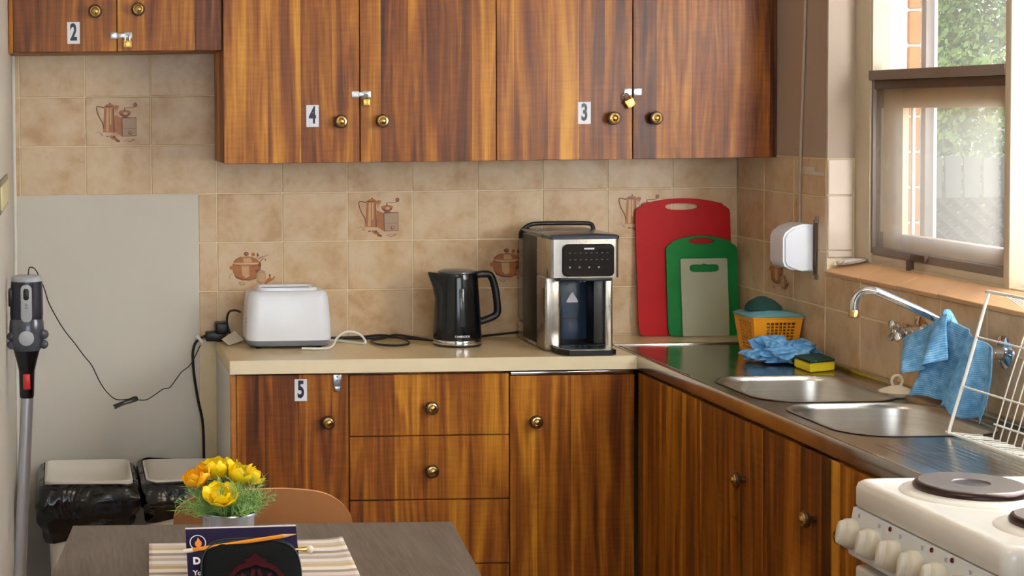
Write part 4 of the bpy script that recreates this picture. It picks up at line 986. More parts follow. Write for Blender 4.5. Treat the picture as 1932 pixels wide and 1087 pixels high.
# ------------------------------------------------------------------ cutting boards (leaning on the wall)
def cboard(label, mat, x0, x1, z1, yb, yt, arch, hx, hz, hw, hh, pent=False, r=0.018, th=0.006):
    """plate with a handle hole; outline sampled by angle around the hole"""
    out = []; n = 96; cx, cz = hx, hz
    W, zb = (x0, x1), 0.901
    def inside_out(a):
        d = Vector((math.cos(a), math.sin(a))); lo, hi = 0, 2.0
        def ins(x, z):
            if not (x0 <= x <= x1 and zb <= z): return False
            top = z1 - arch*((x-(x0+x1)/2)/((x1-x0)/2))**2
            if z > top: return False
            for (qx, sx) in ((x0+r, -1), (x1-r, 1)):
                if (x-qx)*sx > 0:
                    if z < zb+r and (x-qx)**2+(z-zb-r)**2 > r*r: return False
                    tt = z1-arch-r
                    if z > tt and (x-qx)**2+(z-tt)**2 > r*r and arch >= 0: return False
            return True
        for _ in range(26):
            m_ = (lo+hi)/2
            if ins(cx+d.x*m_, cz+d.y*m_): lo = m_
            else: hi = m_
        return (cx+d.x*lo, cz+d.y*lo)
    inner = []
    angs = [2*PI*i/n for i in range(n)]
    for qx, qz in ((x0, zb), (x1, zb), (x0, z1-arch), (x1, z1-arch)): angs.append(math.atan2(qz-cz, qx-cx) % (2*PI))
    angs = sorted(angs)
    for a in angs:
        out.append(inside_out(a)); c, s = math.cos(a), math.sin(a)
        if pent:
            e = 1.0/((abs(c)/ (hw/2))**4 + (abs(s)/(hh/2 if s < 0 else hh*0.5))**4)**0.25
            if s > 0: e *= 0.55 + 0.45*abs(s)**3 + 0.45*abs(c)**6
        else: e = 1.0/((abs(c)/(hw/2))**2.4 + (abs(s)/(hh/2))**2.4)**(1/2.4)
        inner.append((cx+c*e, cz+s*e))
    def y_at(z): return yb + (yt-yb)*(z-zb)/(z1-zb)
    bm = B(); frame_plate(bm, [Vector((x, y_at(z), z)) for x, z in out], [Vector((x, y_at(z), z)) for x, z in inner], (0, -th, 0))
    single('cutting_board', bm, mat, label, 'cutting board', ((x0+x1)/2, yb, zb), group='cutting boards leaning on the tiles', ang=35)
cboard('large red plastic cutting board at the back, leaning on the tiles', 'red_board', -0.318, -0.027, 1.319, -0.040, -0.004, 0.024, -0.175, 1.294, 0.102, 0.021, r=0.02)
cboard('medium green plastic cutting board leaning on the red one', 'green_board', -0.231, -0.013, 1.205, -0.050, -0.024, 0.026, -0.122, 1.189, 0.078, 0.017, r=0.016)
cboard('small translucent grey cutting board in front of the green one', 'clear_board', -0.190, -0.047, 1.136, -0.059, -0.037, 0.0, -0.118, 1.108, 0.090, 0.026, pent=True, r=0.004)

# ------------------------------------------------------------------ basket and what is in it
t = thing('plastic_basket', 'orange-yellow perforated plastic basket in the sink corner', 'basket', (-0.075, -0.42, 0.9))
cx, cy = -0.0785, -0.415
def sq(w_, z): return [Vector((cx+sx*w_/2, cy+sy*w_/2, z)) for sx, sy in ((-1, -1), (1, -1), (1, 1), (-1, 1))]
w0, w1, z0, z1 = 0.112, 0.138, 0.9055, 1.006
bm = B()
def wall_grid(p0, p1, q0, q1, nx, nz):
    """perforated wall between bottom edge p0-p1 and top edge q0-q1"""
    P0, P1, Q0, Q1 = map(Vector, (p0, p1, q0, q1)); nrm = (P1-P0).cross(Q0-P0).normalized()*0.0016
    def pt(u, v): return P0.lerp(P1, u).lerp(Q0.lerp(Q1, u), v)
    def bar(u0, u1, v0, v1):
        pr = [pt(u0, v0), pt(u1, v0), pt(u1, v1), pt(u0, v1)]; prism(bm, [p-nrm/2 for p in pr], nrm)
    bar(0, 1, 0, 0.10); bar(0, 1, 0.88, 1); bar(0, 0.26, 0.10, 0.88); bar(0.86, 1, 0.10, 0.88)
    for i in range(1, nx): u = 0.26+0.60*i/nx; bar(u-0.013, u+0.013, 0.10, 0.88)
    for i in range(1, nz): v = 0.10+0.78*i/nz; bar(0.26, 0.86, v-0.014, v+0.014)
b0, t0 = sq(w0, z0), sq(w1, z1)
for i in range(4): wall_grid(b0[i], b0[(i+1) % 4], t0[i], t0[(i+1) % 4], 7, 9)
bx(bm, cx-w0/2, cx+w0/2, cy-w0/2, cy+w0/2, 0.903, 0.906)
obj('basket_body', bm, 'yellow', t, smooth=False)
bm = B(); tube(bm, t0 + [t0[0]], 0.0028, 6); obj('basket_rim', bm, 'yellow', t)
bm = B(); loft(bm, [rrect(cx+0.002, cy, 0.150+dw, 0.135+dw, 0.03, z, 5) for dw, z in ((0.0, 1.0095), (0.012, 1.012), (0.014, 1.016), (0.0, 1.019), (-0.05, 1.022))])
for v in bm.verts: v.co.z += 0.004*math.cos((v.co.x-cx)*40) - 0.02*max(0, v.co.x-cx-0.02)
single('aqua_cloth_pad', bm, 'aqua', 'pale aqua pad lying flat on top of the yellow basket', 'pad', (cx, cy, 1.009))
bm = B(); bmesh.ops.create_uvsphere(bm, u_segments=32, v_segments=20, radius=1)
for v in bm.verts:
    c = v.co.copy(); c *= 1+0.05*noise.noise(c*2)
    z = c.z*0.030 if c.z > 0 else c.z*0.004
    v.co = Vector((cx-0.012 + c.x*0.052, cy + c.y*0.04, 1.024 + z*1.25 * (1.0 - 0.35*max(0, c.x)) ))
single('green_scourer', bm, 'dark_green', 'dark green domed scourer sitting on the aqua pad', 'scourer', (cx, cy, 1.02))

# ------------------------------------------------------------------ adaptor, tag, cords on the left
t = thing('power_board', 'black power adaptor stack plugged in at the worktop end', 'adaptor', (-1.60, -0.03, 0.901))
bm = B(); bx(bm, -1.640, -1.578, -0.045, -0.001, 0.902, 0.930, 0.004, 2); obj('block', bm, 'black', t)
bm = B(); bx(bm, -1.611, -1.573, -0.055, -0.003, 0.925, 0.960, 0.006, 3); obj('plug', bm, 'black', t)
bm = B(); tube(bm, [(-1.541, -0.10, 0.998), (-1.555, -0.08, 1.001), (-1.570, -0.05, 0.992), (-1.576, -0.04, 0.965), (-1.570, -0.045, 0.935), (-1.555, -0.05, 0.910), (-1.535, -0.06, 0.904)], 0.0035, 8, 6)
single('toaster_lead', bm, 'black_rubber', 'black lead curling up beside the left end of the toaster', 'cord', (-1.56, -0.06, 0.905))
bm = B(); prism(bm, [(-1.600, -0.11, 0.917), (-1.556, -0.075, 0.938), (-1.532, -0.10, 0.912), (-1.580, -0.135, 0.902)], (0.0005, -0.001, 0.001))
single('paper_tag', bm, 'paper', 'folded white paper test tag on the lead beside the toaster', 'tag', (-1.57, -0.1, 0.902), smooth=False)
bm = B(); tube(bm, [(-1.640, -0.02, 0.916), (-1.655, -0.022, 0.910), (-1.672, -0.022, 0.893), (-1.679, -0.02, 0.86), (-1.676, -0.02, 0.80), (-1.664, -0.02, 0.72), (-1.651, -0.02, 0.65), (-1.648, -0.02, 0.55), (-1.65, -0.02, 0.30), (-1.65, -0.02, 0.02)], 0.0042, 8, 6)
single('power_lead', bm, 'black_rubber', 'thick black lead hanging down the wall from the worktop', 'cord', (-1.66, -0.02, 0.9))
bm = B(); bx(bm, -0.005, 0.005, -0.005, 0.005, -0.014, 0.014, 0.002)
bmesh.ops.transform(bm, matrix=Matrix.Translation((-1.658, -0.026, 0.907)) @ Matrix.Rotation(-0.7, 4, 'Y'), verts=bm.verts[:])
single('cord_clip', bm, 'white_matte', 'small white plastic clip holding the leads by the worktop', 'clip', (-1.658, -0.026, 0.907))
bm = B(); Yc = -0.012
tube(bm, [(-2.163, -0.750, 1.176), (-2.162, -0.75, 1.193), (-2.157, -0.748, 1.201), (-2.143, -0.712, 1.188), (-2.123, -0.674, 1.137), (-2.11, -0.636, 1.09), (-2.075, -0.598, 1.021), (-2.044, -0.561, 0.975), (-2.018, -0.523, 0.934), (-1.996, -0.485, 0.901), (-1.973, -0.447, 0.848), (-1.951, -0.409, 0.811), (-1.924, -0.371, 0.785), (-1.88, -0.333, 0.779), (-1.841, -0.295, 0.769), (-1.815, -0.257, 0.774), (-1.782, -0.219, 0.788), (-1.761, -0.182, 0.786), (-1.738, -0.144, 0.806), (-1.719, -0.106, 0.821), (-1.692, -0.068, 0.834), (-1.669, -0.03, 0.864), (-1.656, -0.026, 0.890)], 0.0016, 6, 5)
for i in range(3):
    tube(bm, [(-1.934+0.004*i, -0.375+0.003*i, 0.768-0.004*i), (-1.90, -0.36, 0.778), (-1.870, -0.345+0.003*i, 0.787-0.004*i), (-1.866, -0.343, 0.777), (-1.90, -0.358, 0.770), (-1.93, -0.372, 0.760+0.003*i)], 0.0026, 6, 5)
single('charging_cord', bm, 'black_rubber', 'thin dark charging cord with tied bundle drooping from the vacuum to the worktop', 'cord', (-1.9, -0.36, 0.77))

# ------------------------------------------------------------------ stick vacuum
t = thing('stick_vacuum', 'grey and black cordless stick vacuum standing along the left wall', 'vacuum cleaner', (-2.15, -0.75, 0))
vy = -0.75
def vx(z): return -2.171 + (z-0.86)*0.010 if z > 0.86 else -2.171 + (z-0.86)*0.052
def vring(z, w_, d_, dx=0.0, n=28): return [Vector((vx(z)+dx+w_/2*math.cos(2*PI*i/n), vy+d_/2*math.sin(2*PI*i/n), z)) for i in range(n)]
bm = B(); loft(bm, [vring(1.165, 0.082, 0.07), vring(1.174, 0.081, 0.07), vring(1.179, 0.075, 0.061), vring(1.181, 0.052, 0.044)]); obj('top_cap', bm, 'light_grey', t)
bm = B(); loft(bm, [vring(1.065, 0.085, 0.074), vring(1.078, 0.087, 0.075), vring(1.13, 0.085, 0.073), vring(1.165, 0.083, 0.071)]); obj('motor_body', bm, 'vac_body', t)
bm = B(); bx(bm, vx(1.1)-0.047, vx(1.1)-0.035, vy-0.02, vy+0.025, 1.10, 1.145, 0.003); obj('battery_catch', bm, 'black', t)
bm = B(); loft(bm, [[Vector((vx(1.1)+p.x, vy-0.0375-dz, 1.110+p.y)) for p in rrect(0, 0, 0.029-i_, 0.098-i_, 0.0135-i_/2, 0, 6)] for dz, i_ in ((-0.01, 0), (0.001, 0), (0.0025, 0.004))]); cs = obj('control_strip', bm, 'light_grey', t)
bm = B(); loft(bm, [[Vector((vx(1.1)+p.x, vy-0.0395-dz, 1.134+p.y)) for p in rrect(0, 0, 0.015-i_, 0.030-i_, 0.007-i_/2, 0, 6)] for dz, i_ in ((-0.002, 0), (0.001, 0), (0.002, 0.003))]); obj('power_button', bm, 'black', cs)
bm = B()
for z in (1.104, 1.097): bx(bm, vx(1.1)-0.0035, vx(1.1)+0.0035, vy-0.0405, vy-0.0395, z, z+0.0045)
obj('panel_print', bm, 'grey_plastic', cs, smooth=False)
bm = B(); loft(bm, [vring(0.984, 0.070, 0.065), vring(0.995, 0.085, 0.078), vring(1.017, 0.091, 0.084), vring(1.039, 0.092, 0.085), vring(1.059, 0.089, 0.08), vring(1.068, 0.084, 0.074)]); obj('dust_chamber', bm, 'vac_cyc', t)
for sx, z, r in ((-1, 1.022, 0.0125), (1, 1.027, 0.013), (-1, 1.000, 0.0115), (1, 1.001, 0.012)):
    bm = B(); bmesh.ops.create_uvsphere(bm, u_segments=16, v_segments=10, radius=r); bmesh.ops.translate(bm, verts=bm.verts[:], vec=(max(vx(z)+sx*0.045, -2.2205+r), vy-0.018, z)); obj('cyclone_cone', bm, 'vac_cyc', t)
bm = B(); lathe(bm, [(0.0205, 0), (0.0196, 0.007), (0.016, 0.009), (0.0001, 0.0095)], (vx(1.02), vy-0.036, 1.020), (0, -1, 0), 28); obj('round_button', bm, 'light_grey', t)
bm = B(); loft(bm, [vring(0.859, 0.035, 0.037), vring(0.865, 0.038, 0.04), vring(0.904, 0.040, 0.042), vring(0.930, 0.042, 0.044), vring(0.956, 0.054, 0.052), vring(0.985, 0.070, 0.065)]); obj('neck', bm, 'black_gloss', t)
bm = B(); bx(bm, vx(.9)-0.0096, vx(.9)+0.0096, vy-0.0255, vy-0.017, 0.883, 0.924, 0.003); obj('release_latch', bm, 'red', t)
bm = B(); tube(bm, [(vx(0.86)+0.001, vy, 0.860), (vx(0.38), vy-0.01, 0.38), (vx(0.06)+0.008, vy-0.02, 0.06)], 0.0165, 20); obj('tube', bm, 'tube_alu', t)
bm = B(); bx(bm, -2.219, -2.06, vy-0.09, vy+0.04, 0.003, 0.065, 0.018, 3); obj('floor_head', bm, 'black', t)

# ------------------------------------------------------------------ bins with liners
def bin_(label, x0, x1, y0, y1, zt, bag, seed, droop, xl, xr):
    t = thing('waste_bin', label, 'bin', ((x0+x1)/2, (y0+y1)/2, 0), group='bins against the wall')
    cx, cy = (x0+x1)/2, (y0+y1)/2; W, D = x1-x0, y1-y0
    bm = B(); loft(bm, [rrect(cx, cy, W-0.05, D-0.05, 0.03, 0.002), rrect(cx, cy, W-0.012, D-0.012, 0.03, zt-0.02), rrect(cx, cy, W, D, 0.028, zt-0.012), rrect(cx, cy, W, D, 0.028, zt), rrect(cx, cy, W-0.012, D-0.012, 0.024, zt+0.001),
                   rrect(cx, cy, W-0.03, D-0.035, 0.024, zt-0.05), rrect(cx, cy, W-0.045, D-0.055, 0.02, zt-0.058), rrect(cx, cy, W-0.06, D-0.08, 0.02, zt-0.10)]); obj('bin_body', bm, 'bin', t, ang=50)
    bm = B(); lathe(bm, [(0.018, 0), (0.016, 0.002)], (cx+0.02, cy-0.03, zt-0.10), (0, 0, 1), 20); obj('lid_boss', bm, 'white_matte', t)
    bm = B(); n = 160; rows = 22; rs = []
    for j in range(rows+1):
        v = j/rows; rg = []
        for i in range(n):
            base = rrect(cx, cy, W, D, 0.03, 0, 39)[i % 160]
            d = Vector((base.x-cx, base.y-cy, 0)); nrm = d.normalized()
            u = i/n; front = max(0, -nrm.y); side = nrm.x
            q = Vector((nrm.x*1.5, nrm.y*1.5, v*1.2+seed))
            fold = noise.noise(q*2.2)*0.020 + (0.5-abs(noise.noise(Vector((base.x*16, base.y*16, v*2.2+seed))))*2)*0.011
            out = 0.004 + (0.012+0.026*math.sin(min(1, v*1.25)*PI)*(0.6+0.5*abs(side)) + fold*min(1, v*4)) * (1 if v > 0 else 0)
            length = droop(base.x-x0, W, front) * (1 + 0.05*noise.noise(Vector((nrm.x*2, nrm.y*2, seed*2))))
            z = zt - 0.004 - v*length + 0.010*noise.noise(Vector((nrm.x*3, nrm.y*3, seed+5)))*(1-v) + bag*max(0, abs(side)-0.75)*0.04*(1-v)
            z = max(z, 0.05)
            pp = base + nrm*out
            if v > 0.88: pp = base + nrm*(out*(1-(v-0.88)/0.12*0.75))
            rg.append(Vector((min(max(pp.x, xl), xr), min(pp.y, -0.020), z)))
        rs.append(rg)
    loft(bm, rs, False, False)
    o = obj('liner', bm, 'bag', t, ang=180); o['label'] = 'black plastic liner folded over the rim'
bin_('white bin with black liner nearest the vacuum', -2.133, -1.880, -0.385, -0.078, 0.553, 1.0, 1.3, lambda x, W, f: 0.165 - 0.050*max(0, x/W-0.15), WX+0.004, -1.8625)
bin_('white bin with black liner between first bin and worktop end', -1.842, -1.628, -0.385, -0.085, 0.553, 0.4, 4.1, lambda x, W, f: 0.120 - 0.045*max(0, min(1, x/W)), -1.8595, -1.612)

# ------------------------------------------------------------------ chair
t = thing('dining_chair', 'tan moulded-plywood chair tucked behind the dark table', 'chair', (-1.63, -1.55, 0))
bm = B(); out = [(-1.834, 0.60), (-1.830, 0.700), (-1.812, 0.728), (-1.785, 0.745), (-1.745, 0.757), (-1.69, 0.763), (-1.61, 0.766), (-1.55, 0.762), (-1.50, 0.752), (-1.465, 0.733), (-1.443, 0.710), (-1.432, 0.685), (-1.428, 0.60)]
out = [(p.x, p.y) for p in catmull([(x, z, 0) for x, z in out], 4)]
def by(x): return -1.440 + 0.10*((x+1.632)/0.2)**2*0.35
vf = []; 
for i, (x, z) in enumerate(out): vf.append((x, z))
a0 = [bm.verts.new((x, by(x)-0.006, z)) for x, z in vf]; a1 = [bm.verts.new((x, by(x)+0.006, z)) for x, z in vf]
b0_ = [bm.verts.new((x, by(x)-0.006, 0.50)) for x, z in vf]; b1_ = [bm.verts.new((x, by(x)+0.006, 0.50)) for x, z in vf]
for i in range(len(vf)-1):
    bm.faces.new((b0_[i], b0_[i+1], a0[i+1], a0[i])); bm.faces.new((b1_[i+1], b1_[i], a1[i], a1[i+1])); f = bm.faces.new((a0[i], a0[i+1], a1[i+1], a1[i])); f.material_index = 1; bm.faces.new((b0_[i+1], b0_[i], b1_[i], b1_[i+1]))
bm.faces.new((a0[0], a1[0], b1_[0], b0_[0])); bm.faces.new((a1[-1], a0[-1], b0_[-1], b1_[-1]))
obj('backrest', bm, ['chair', 'chair_lit_edge'], t, ang=30)
bm = B(); loft(bm, [rrect(-1.632, -1.66, 0.36, 0.36, 0.09, z) for z in (0.438, 0.452)]); obj('seat', bm, 'chair', t)
for sx in (-1, 1):
    bm = B(); tube(bm, [(-1.632+sx*0.17, -1.43, 0.0), (-1.632+sx*0.16, -1.475, 0.43), (-1.632+sx*0.15, -1.452, 0.62)], 0.011, 10, 4); obj('leg', bm, 'chrome', t)
    bm = B(); tube(bm, [(-1.632+sx*0.17, -1.86, 0.0), (-1.632+sx*0.155, -1.82, 0.436)], 0.011, 10); obj('leg', bm, 'chrome', t)

# ------------------------------------------------------------------ table and what stands on it
t = thing('dining_table', 'dark grey wood-grain dining table in the foreground', 'table', (-1.74, -2.3, 0))
bm = B(); prism(bm, [(-2.057, -1.685, 0.722), (-1.275, -1.698, 0.722), (-1.395, -2.93, 0.722), (-2.195, -2.92, 0.722)], (0, 0, 0.028)); obj('tabletop', bm, 'table', t, smooth=False)
for x, y in ((-2.02, -1.74), (-1.33, -1.75), (-2.13, -2.86), (-1.45, -2.87)):
    bm = B(); bx(bm, x-0.025, x+0.025, y-0.025, y+0.025, 0, 0.722, 0.003); obj('leg', bm, 'table', t)
bm = B()
for x0_, x1_, y0_, y1_ in ((-2.02, -1.33, -1.765, -1.745), (-2.13, -1.45, -2.875, -2.855)): bx(bm, x0_, x1_, y0_, y1_, 0.65, 0.722, 0.002)
obj('apron', bm, 'table', t)
bm = B(); nx_, ny_ = 40, 30; g = []
for i in range(nx_+1):
    col = []
    for j in range(ny_+1):
        u, v = i/nx_, j/ny_; x = lerp(-1.909, -1.524, u) - 0.025*v + 0.0; y = lerp(-1.850, -2.36, v) + 0.018*u*(1-v) - 0.01*u*v
        z = 0.7515 + 0.0006*math.sin(v*60) + (0.004*math.exp(-((1-u)/0.05)**2)*(1-v) if u > 0.8 else 0)
        col.append(bm.verts.new((x, y, z)))
    g.append(col)
for i in range(nx_):
    for j in range(ny_): bm.faces.new((g[i][j], g[i+1][j], g[i+1][j+1], g[i][j+1]))
o = single('placemat', bm, 'placemat', 'striped cream and taupe woven placemat on the dark table', 'placemat', (-1.72, -2.1, 0.7512)); m = o.modifiers.new('thickness', 'SOLIDIFY'); m.thickness = 0.0018; m.offset = 1

px, py = -1.772, -2.06
t = thing('flower_pot_plant', 'artificial yellow flowers with feathery foliage in a small metal pot', 'plant', (px, py, 0.754))
bm = B(); lathe(bm, [(0.038, 0.0), (0.0395, 0.001), (0.0495, 0.106), (0.0525, 0.109), (0.0535, 0.112), (0.052, 0.114), (0.050, 0.111), (0.0485, 0.098), (0.0001, 0.096)], (px, py, 0.754), n=40); obj('pot', bm, 'pot', t, ang=50)
bm = B(); lathe(bm, [(0.047, 0.0), (0.03, 0.006), (0.0001, 0.008)], (px, py, 0.850), n=24); obj('soil', bm, 'soil', t)
rnd = random.Random(4); bm = B()
for i in range(125):
    a = rnd.uniform(0, 2*PI); lean_ = rnd.uniform(0.05, 1.0)**0.7; L = rnd.uniform(0.045, 0.095)
    r0 = rnd.uniform(0, 0.035); p0 = Vector((px+r0*math.cos(a), py+r0*math.sin(a), 0.858))
    d = Vector((math.cos(a)*lean_*1.25, math.sin(a)*lean_*0.9, 1.25-0.68*lean_)).normalized()
    pts_ = [p0 + d*L*s + Vector((0, 0, -0.020*lean_*s*s)) for s in (0, 0.35, 0.7, 1)]
    tube(bm, pts_, 0.0008, 4, 0, radii=(0.0010, 0.0004))
    for k in range(16):
        s = 0.2+0.8*k/16; base = p0 + d*L*s + Vector((0, 0, -0.020*lean_*s*s)); side = Vector((rnd.gauss(0, 1), rnd.gauss(0, 1), rnd.gauss(0.3, 0.7))).normalized()
        dd = (d*0.8+side).normalized(); Lf = rnd.uniform(0.012, 0.024); wv = dd.orthogonal().normalized()*0.0011
        bm.faces.new([bm.verts.new(base-wv), bm.verts.new(base+wv), bm.verts.new(base+dd*Lf)])
o = obj('foliage', bm, 'leaf', t, smooth=False); o['kind'] = 'stuff'
def flower(fx, fy, fz, R_, mat, tilt, n1=6, openness=0.5, seed=0):
    rnd = random.Random(seed)
    bm = B(); tube(bm, [(px+(fx-px)*0.3, py+(fy-py)*0.3, 0.85), (px+(fx-px)*0.7, py+(fy-py)*0.7, (0.85+fz)/2), (fx, fy, fz)], 0.0013, 6, 4)
    lathe(bm, [(0.0015, -0.003), (0.005, 0.002), (0.0045, 0.006)], (fx, fy, fz), (0, 0, 1), 10)
    st = obj('flower_stem', bm, 'stem', t)
    for layer, (nn, op, sc) in enumerate(((n1, openness, 1.0), (n1-1, openness*0.55, 0.85))):
        for k in range(nn):
            a = 2*PI*(k + 0.5*layer)/nn + rnd.uniform(-0.15, 0.15); L = R_*sc*rnd.uniform(0.9, 1.1); W = L*0.34
            bm = B(); gr = []
            for i in range(7):
                u = i/6; row = []
                ang = op*(0.55+1.1*u) + rnd.uniform(-0.01, 0.01); 
                rr = L*(u*math.sin(op*0.9)*0.9 + 0.16*math.sin(u*PI)); zz = L*(u*math.cos(op*0.9)) - 0.10*L*u*u*op
                wd_ = W*math.sin(min(1, u*0.93+0.07)*PI)**0.6
                for j in range(5):
                    s = (j-2)/2; cup = 0.25*W*(1-s*s)
                    loc = Vector((rr + cup*0.5, s*wd_, zz)); row.append(loc)
                gr.append(row)
            R3 = Matrix.Translation((fx, fy, fz+0.003)) @ Matrix.Rotation(tilt[0], 4, 'X') @ Matrix.Rotation(tilt[1], 4, 'Y') @ Matrix.Rotation(a, 4, 'Z')
            vv = [[bm.verts.new(R3 @ p) for p in row] for row in gr]
            for i in range(6):
                for j in range(4): bm.faces.new((vv[i][j], vv[i+1][j], vv[i+1][j+1], vv[i][j+1]))
            obj('petal', bm, mat, st, ang=180)
flower(-1.824, -2.07, 0.912, 0.046, 'petal_o', (0.30, -0.35), 6, 0.72, 1)
flower(-1.795, -2.05, 0.922, 0.045, 'petal', (0.15, -0.05), 6, 0.60, 2)
flower(-1.792, -2.11, 0.888, 0.047, 'petal', (0.45, 0.0), 7, 0.92, 3)
flower(-1.757, -2.05, 0.912, 0.046, 'petal', (0.25, 0.35), 6, 0.72, 4)
flower(-1.775, -2.03, 0.918, 0.042, 'petal', (-0.1, 0.1), 5, 0.55, 5)
flower(-1.740, -2.06, 0.920, 0.038, 'petal', (0.0, 0.95), 4, 0.6, 6)

# booklet, case, pencil, pen
bt, bb = Vector((0, -2.155, 0)), Vector((0, -2.235, 0))
t = thing('booklet', 'dark purple booklet standing in front of the flower pot', 'book', (-1.756, -2.2, 0.7545))
zt_, zb_ = 0.859, 0.7545
def bk(u, v, o=0.0): # u across 0..1, v up 0..1, o outwards
    x = lerp(-1.8585, -1.661, u); z = lerp(zb_, zt_+0.0028*u, v); y = lerp(-2.243, -2.158, v) - o; return Vector((x, y, z))
bm = B(); prism(bm, [bk(0, 0), bk(1, 0), bk(1, 1), bk(0, 1)], (0, 0.0065, 0.0)); obj('page_block', bm, 'pages', t, smooth=False)
bm = B(); prism(bm, [bk(0, 0, 0.0004), bk(1, 0, 0.0004), bk(1, 0.992, 0.0004), bk(0, 0.992, 0.0004)], (0, -0.0008, 0)); cv = obj('front_cover', bm, 'navy', t, smooth=False)
ang_b = math.atan2(0.085, zt_-zb_)
BM = Matrix.Rotation(-ang_b, 4, 'X') @ FACE_Y
def onbook(u, v, o=0.0016): return Matrix.Translation(bk(u, v, o)) @ BM
bm = B(); add_text(bm, 'D', 0.0175, onbook(0.085, 0.54), 1.0, 0, bold=0.0009); add_text(bm, 'Yo', 0.0125, onbook(0.085, 0.375), 1.0, 0, bold=0.0004)
obj('cover_lettering', bm, 'print_white', cv, smooth=False)
b3 = B(); frame_plate(b3, [Vector((0.0145*math.cos(a), 0.0145*math.sin(a), 0)) for a in [2*PI*i/32 for i in range(32)]], [Vector((0.0130*math.cos(a), 0.0130*math.sin(a), 0)) for a in [2*PI*i/32 for i in range(32)]], (0, 0, 0.0003))
bmesh.ops.transform(b3, matrix=onbook(0.105, 0.80), verts=b3.verts[:]); obj('emblem_ring', b3, 'print_white', cv, smooth=False)
bm = B(); fl = [(0, 0.010), (0.003, 0.005), (0.0062, 0.001), (0.006, -0.004), (0.003, -0.008), (-0.003, -0.008), (-0.006, -0.004), (-0.0055, 0.001), (-0.002, 0.004)]
prism(bm, [onbook(0.108, 0.80) @ Vector((x, y, 0)) for x, y in fl], (0, -0.0004, 0)); obj('flame_emblem', bm, 'flame', cv, smooth=False)

# case: rounded arch slab in front of the booklet
t = thing('zip_case', 'black fabric zip case with maroon scroll pattern in front of the booklet', 'case', (-1.76, -2.27, 0.7545))
def arch(w_, h_, n_=4.0, x_c=-1.752, k=36):
    pts = [(x_c - w_/2, 0.0)]
    for i in range(k+1):
        a = PI - PI*i/k; c, s = math.cos(a), math.sin(a)
        pts.append((x_c + w_/2*math.copysign(abs(c)**(2/n_), c), h_*0.35 + h_*0.65*abs(s)**(2/n_)))
    pts.append((x_c + w_/2, 0.0)); return pts
def cy_(z): return lerp(-2.272, -2.212, z/0.10)
bm = B(); rs = []
for dy, ins in ((0.0, 0.008), (-0.003, 0.002), (-0.008, 0.0), (-0.018, 0.0), (-0.023, 0.003), (-0.025, 0.009)):
    rs.append([Vector((x, cy_(z)+dy, 0.7545+z)) for x, z in arch(0.172-2*ins, 0.100-ins)])
loft(bm, rs); cb = obj('case_body', bm, 'case', t, ang=60)
for dy in (-0.0075, -0.0205):
    bm = B(); tube(bm, [Vector((x, cy_(z)+dy, 0.755+z)) for x, z in arch(0.1725, 0.1005)], 0.0011, 6); obj('piping', bm, 'case_trim', cb)
bm = B()
def mar(pts, w_=None):
    if w_ is None:
        vs = [bm.verts.new((x, cy_(z)-0.0262, 0.7545+z+MZ)) for x, z in pts]; bm.faces.new(vs)
    else:
        P = [(p.x, p.y) for p in catmull([(x, z, 0) for x, z in pts], 5)]
        for (xa, za), (xb, zb2) in zip(P, P[1:]):
            d = math.hypot(xb-xa, zb2-za) or 1; nx__, nz__ = -(zb2-za)/d*w_/2, (xb-xa)/d*w_/2
            q = [(xa+nx__, za+nz__), (xb+nx__*1.0, zb2+nz__), (xb-nx__, zb2-nz__), (xa-nx__, za-nz__)]
            bm.faces.new([bm.verts.new((x, cy_(z)-0.0264, 0.7545+z+MZ)) for x, z in q])
c0 = -1.745; MZ = 0.010
mar([(c0-0.021, 0.064), (c0-0.008, 0.068), (c0, 0.076), (c0+0.008, 0.068), (c0+0.021, 0.064), (c0+0.010, 0.056), (c0-0.010, 0.056)])
for s in (-1, 1):
    mar([(c0+s*0.006, 0.058), (c0+s*0.030, 0.052), (c0+s*0.046, 0.034), (c0+s*0.030, 0.030), (c0+s*0.022, 0.044)], 0.008)
    mar([(c0+s*0.004, 0.050), (c0+s*0.012, 0.030), (c0+s*0.030, 0.016), (c0+s*0.05, 0.012)], 0.007)
    mar([(c0+s*0.046, 0.036), (c0+s*0.060, 0.022), (c0+s*0.066, 0.004)], 0.008)
mar([(c0-0.03, 0.008), (c0, 0.020), (c0+0.03, 0.008)], 0.009)
obj('scroll_pattern', bm, 'maroon', cb, smooth=False)
# pencil lying on the case's top edge
A = Vector((-1.8685, -2.236, 0.8325)); Bv = Vector((-1.671, -2.232, 0.8590)); d = (Bv-A); L = d.length; dn = d.normalized()
A = A + Vector((0, -0.0, 0.006)); 
t = thing('pencil', 'orange pencil with white eraser lying across the top of the zip case', 'pencil', tuple(A))
bm = B(); tube(bm, [A + dn*0.016, A + dn*(L-0.022)], 0.0036, 6); obj('barrel', bm, 'pencil', t, smooth=False)
bm = B(); tube(bm, [A, A + dn*0.003, A + dn*0.017], 0.0040, 12, radii=(0.0036, 0.0040)); obj('eraser', bm, 'pearl', t)
bm = B(); tube(bm, [A + dn*(L-0.0225), A + dn*L], 0.0036, 8, radii=(0.0036, 0.0006)); obj('tip', bm, 'pencil_wood', t)
t = thing('bead_pen', 'thin gold pen with a pearl bead end poking out behind the case', 'pen', (-1.67, -2.19, 0.828))
bm = B(); tube(bm, [(-1.75, -2.199, 0.8310), (-1.650, -2.196, 0.8285)], 0.0024, 10); tube(bm, [(-1.664, -2.1965, 0.8288), (-1.647, -2.196, 0.8284)], 0.0026, 10, radii=(0.0026, 0.0048)); obj('shaft', bm, 'brass', t)
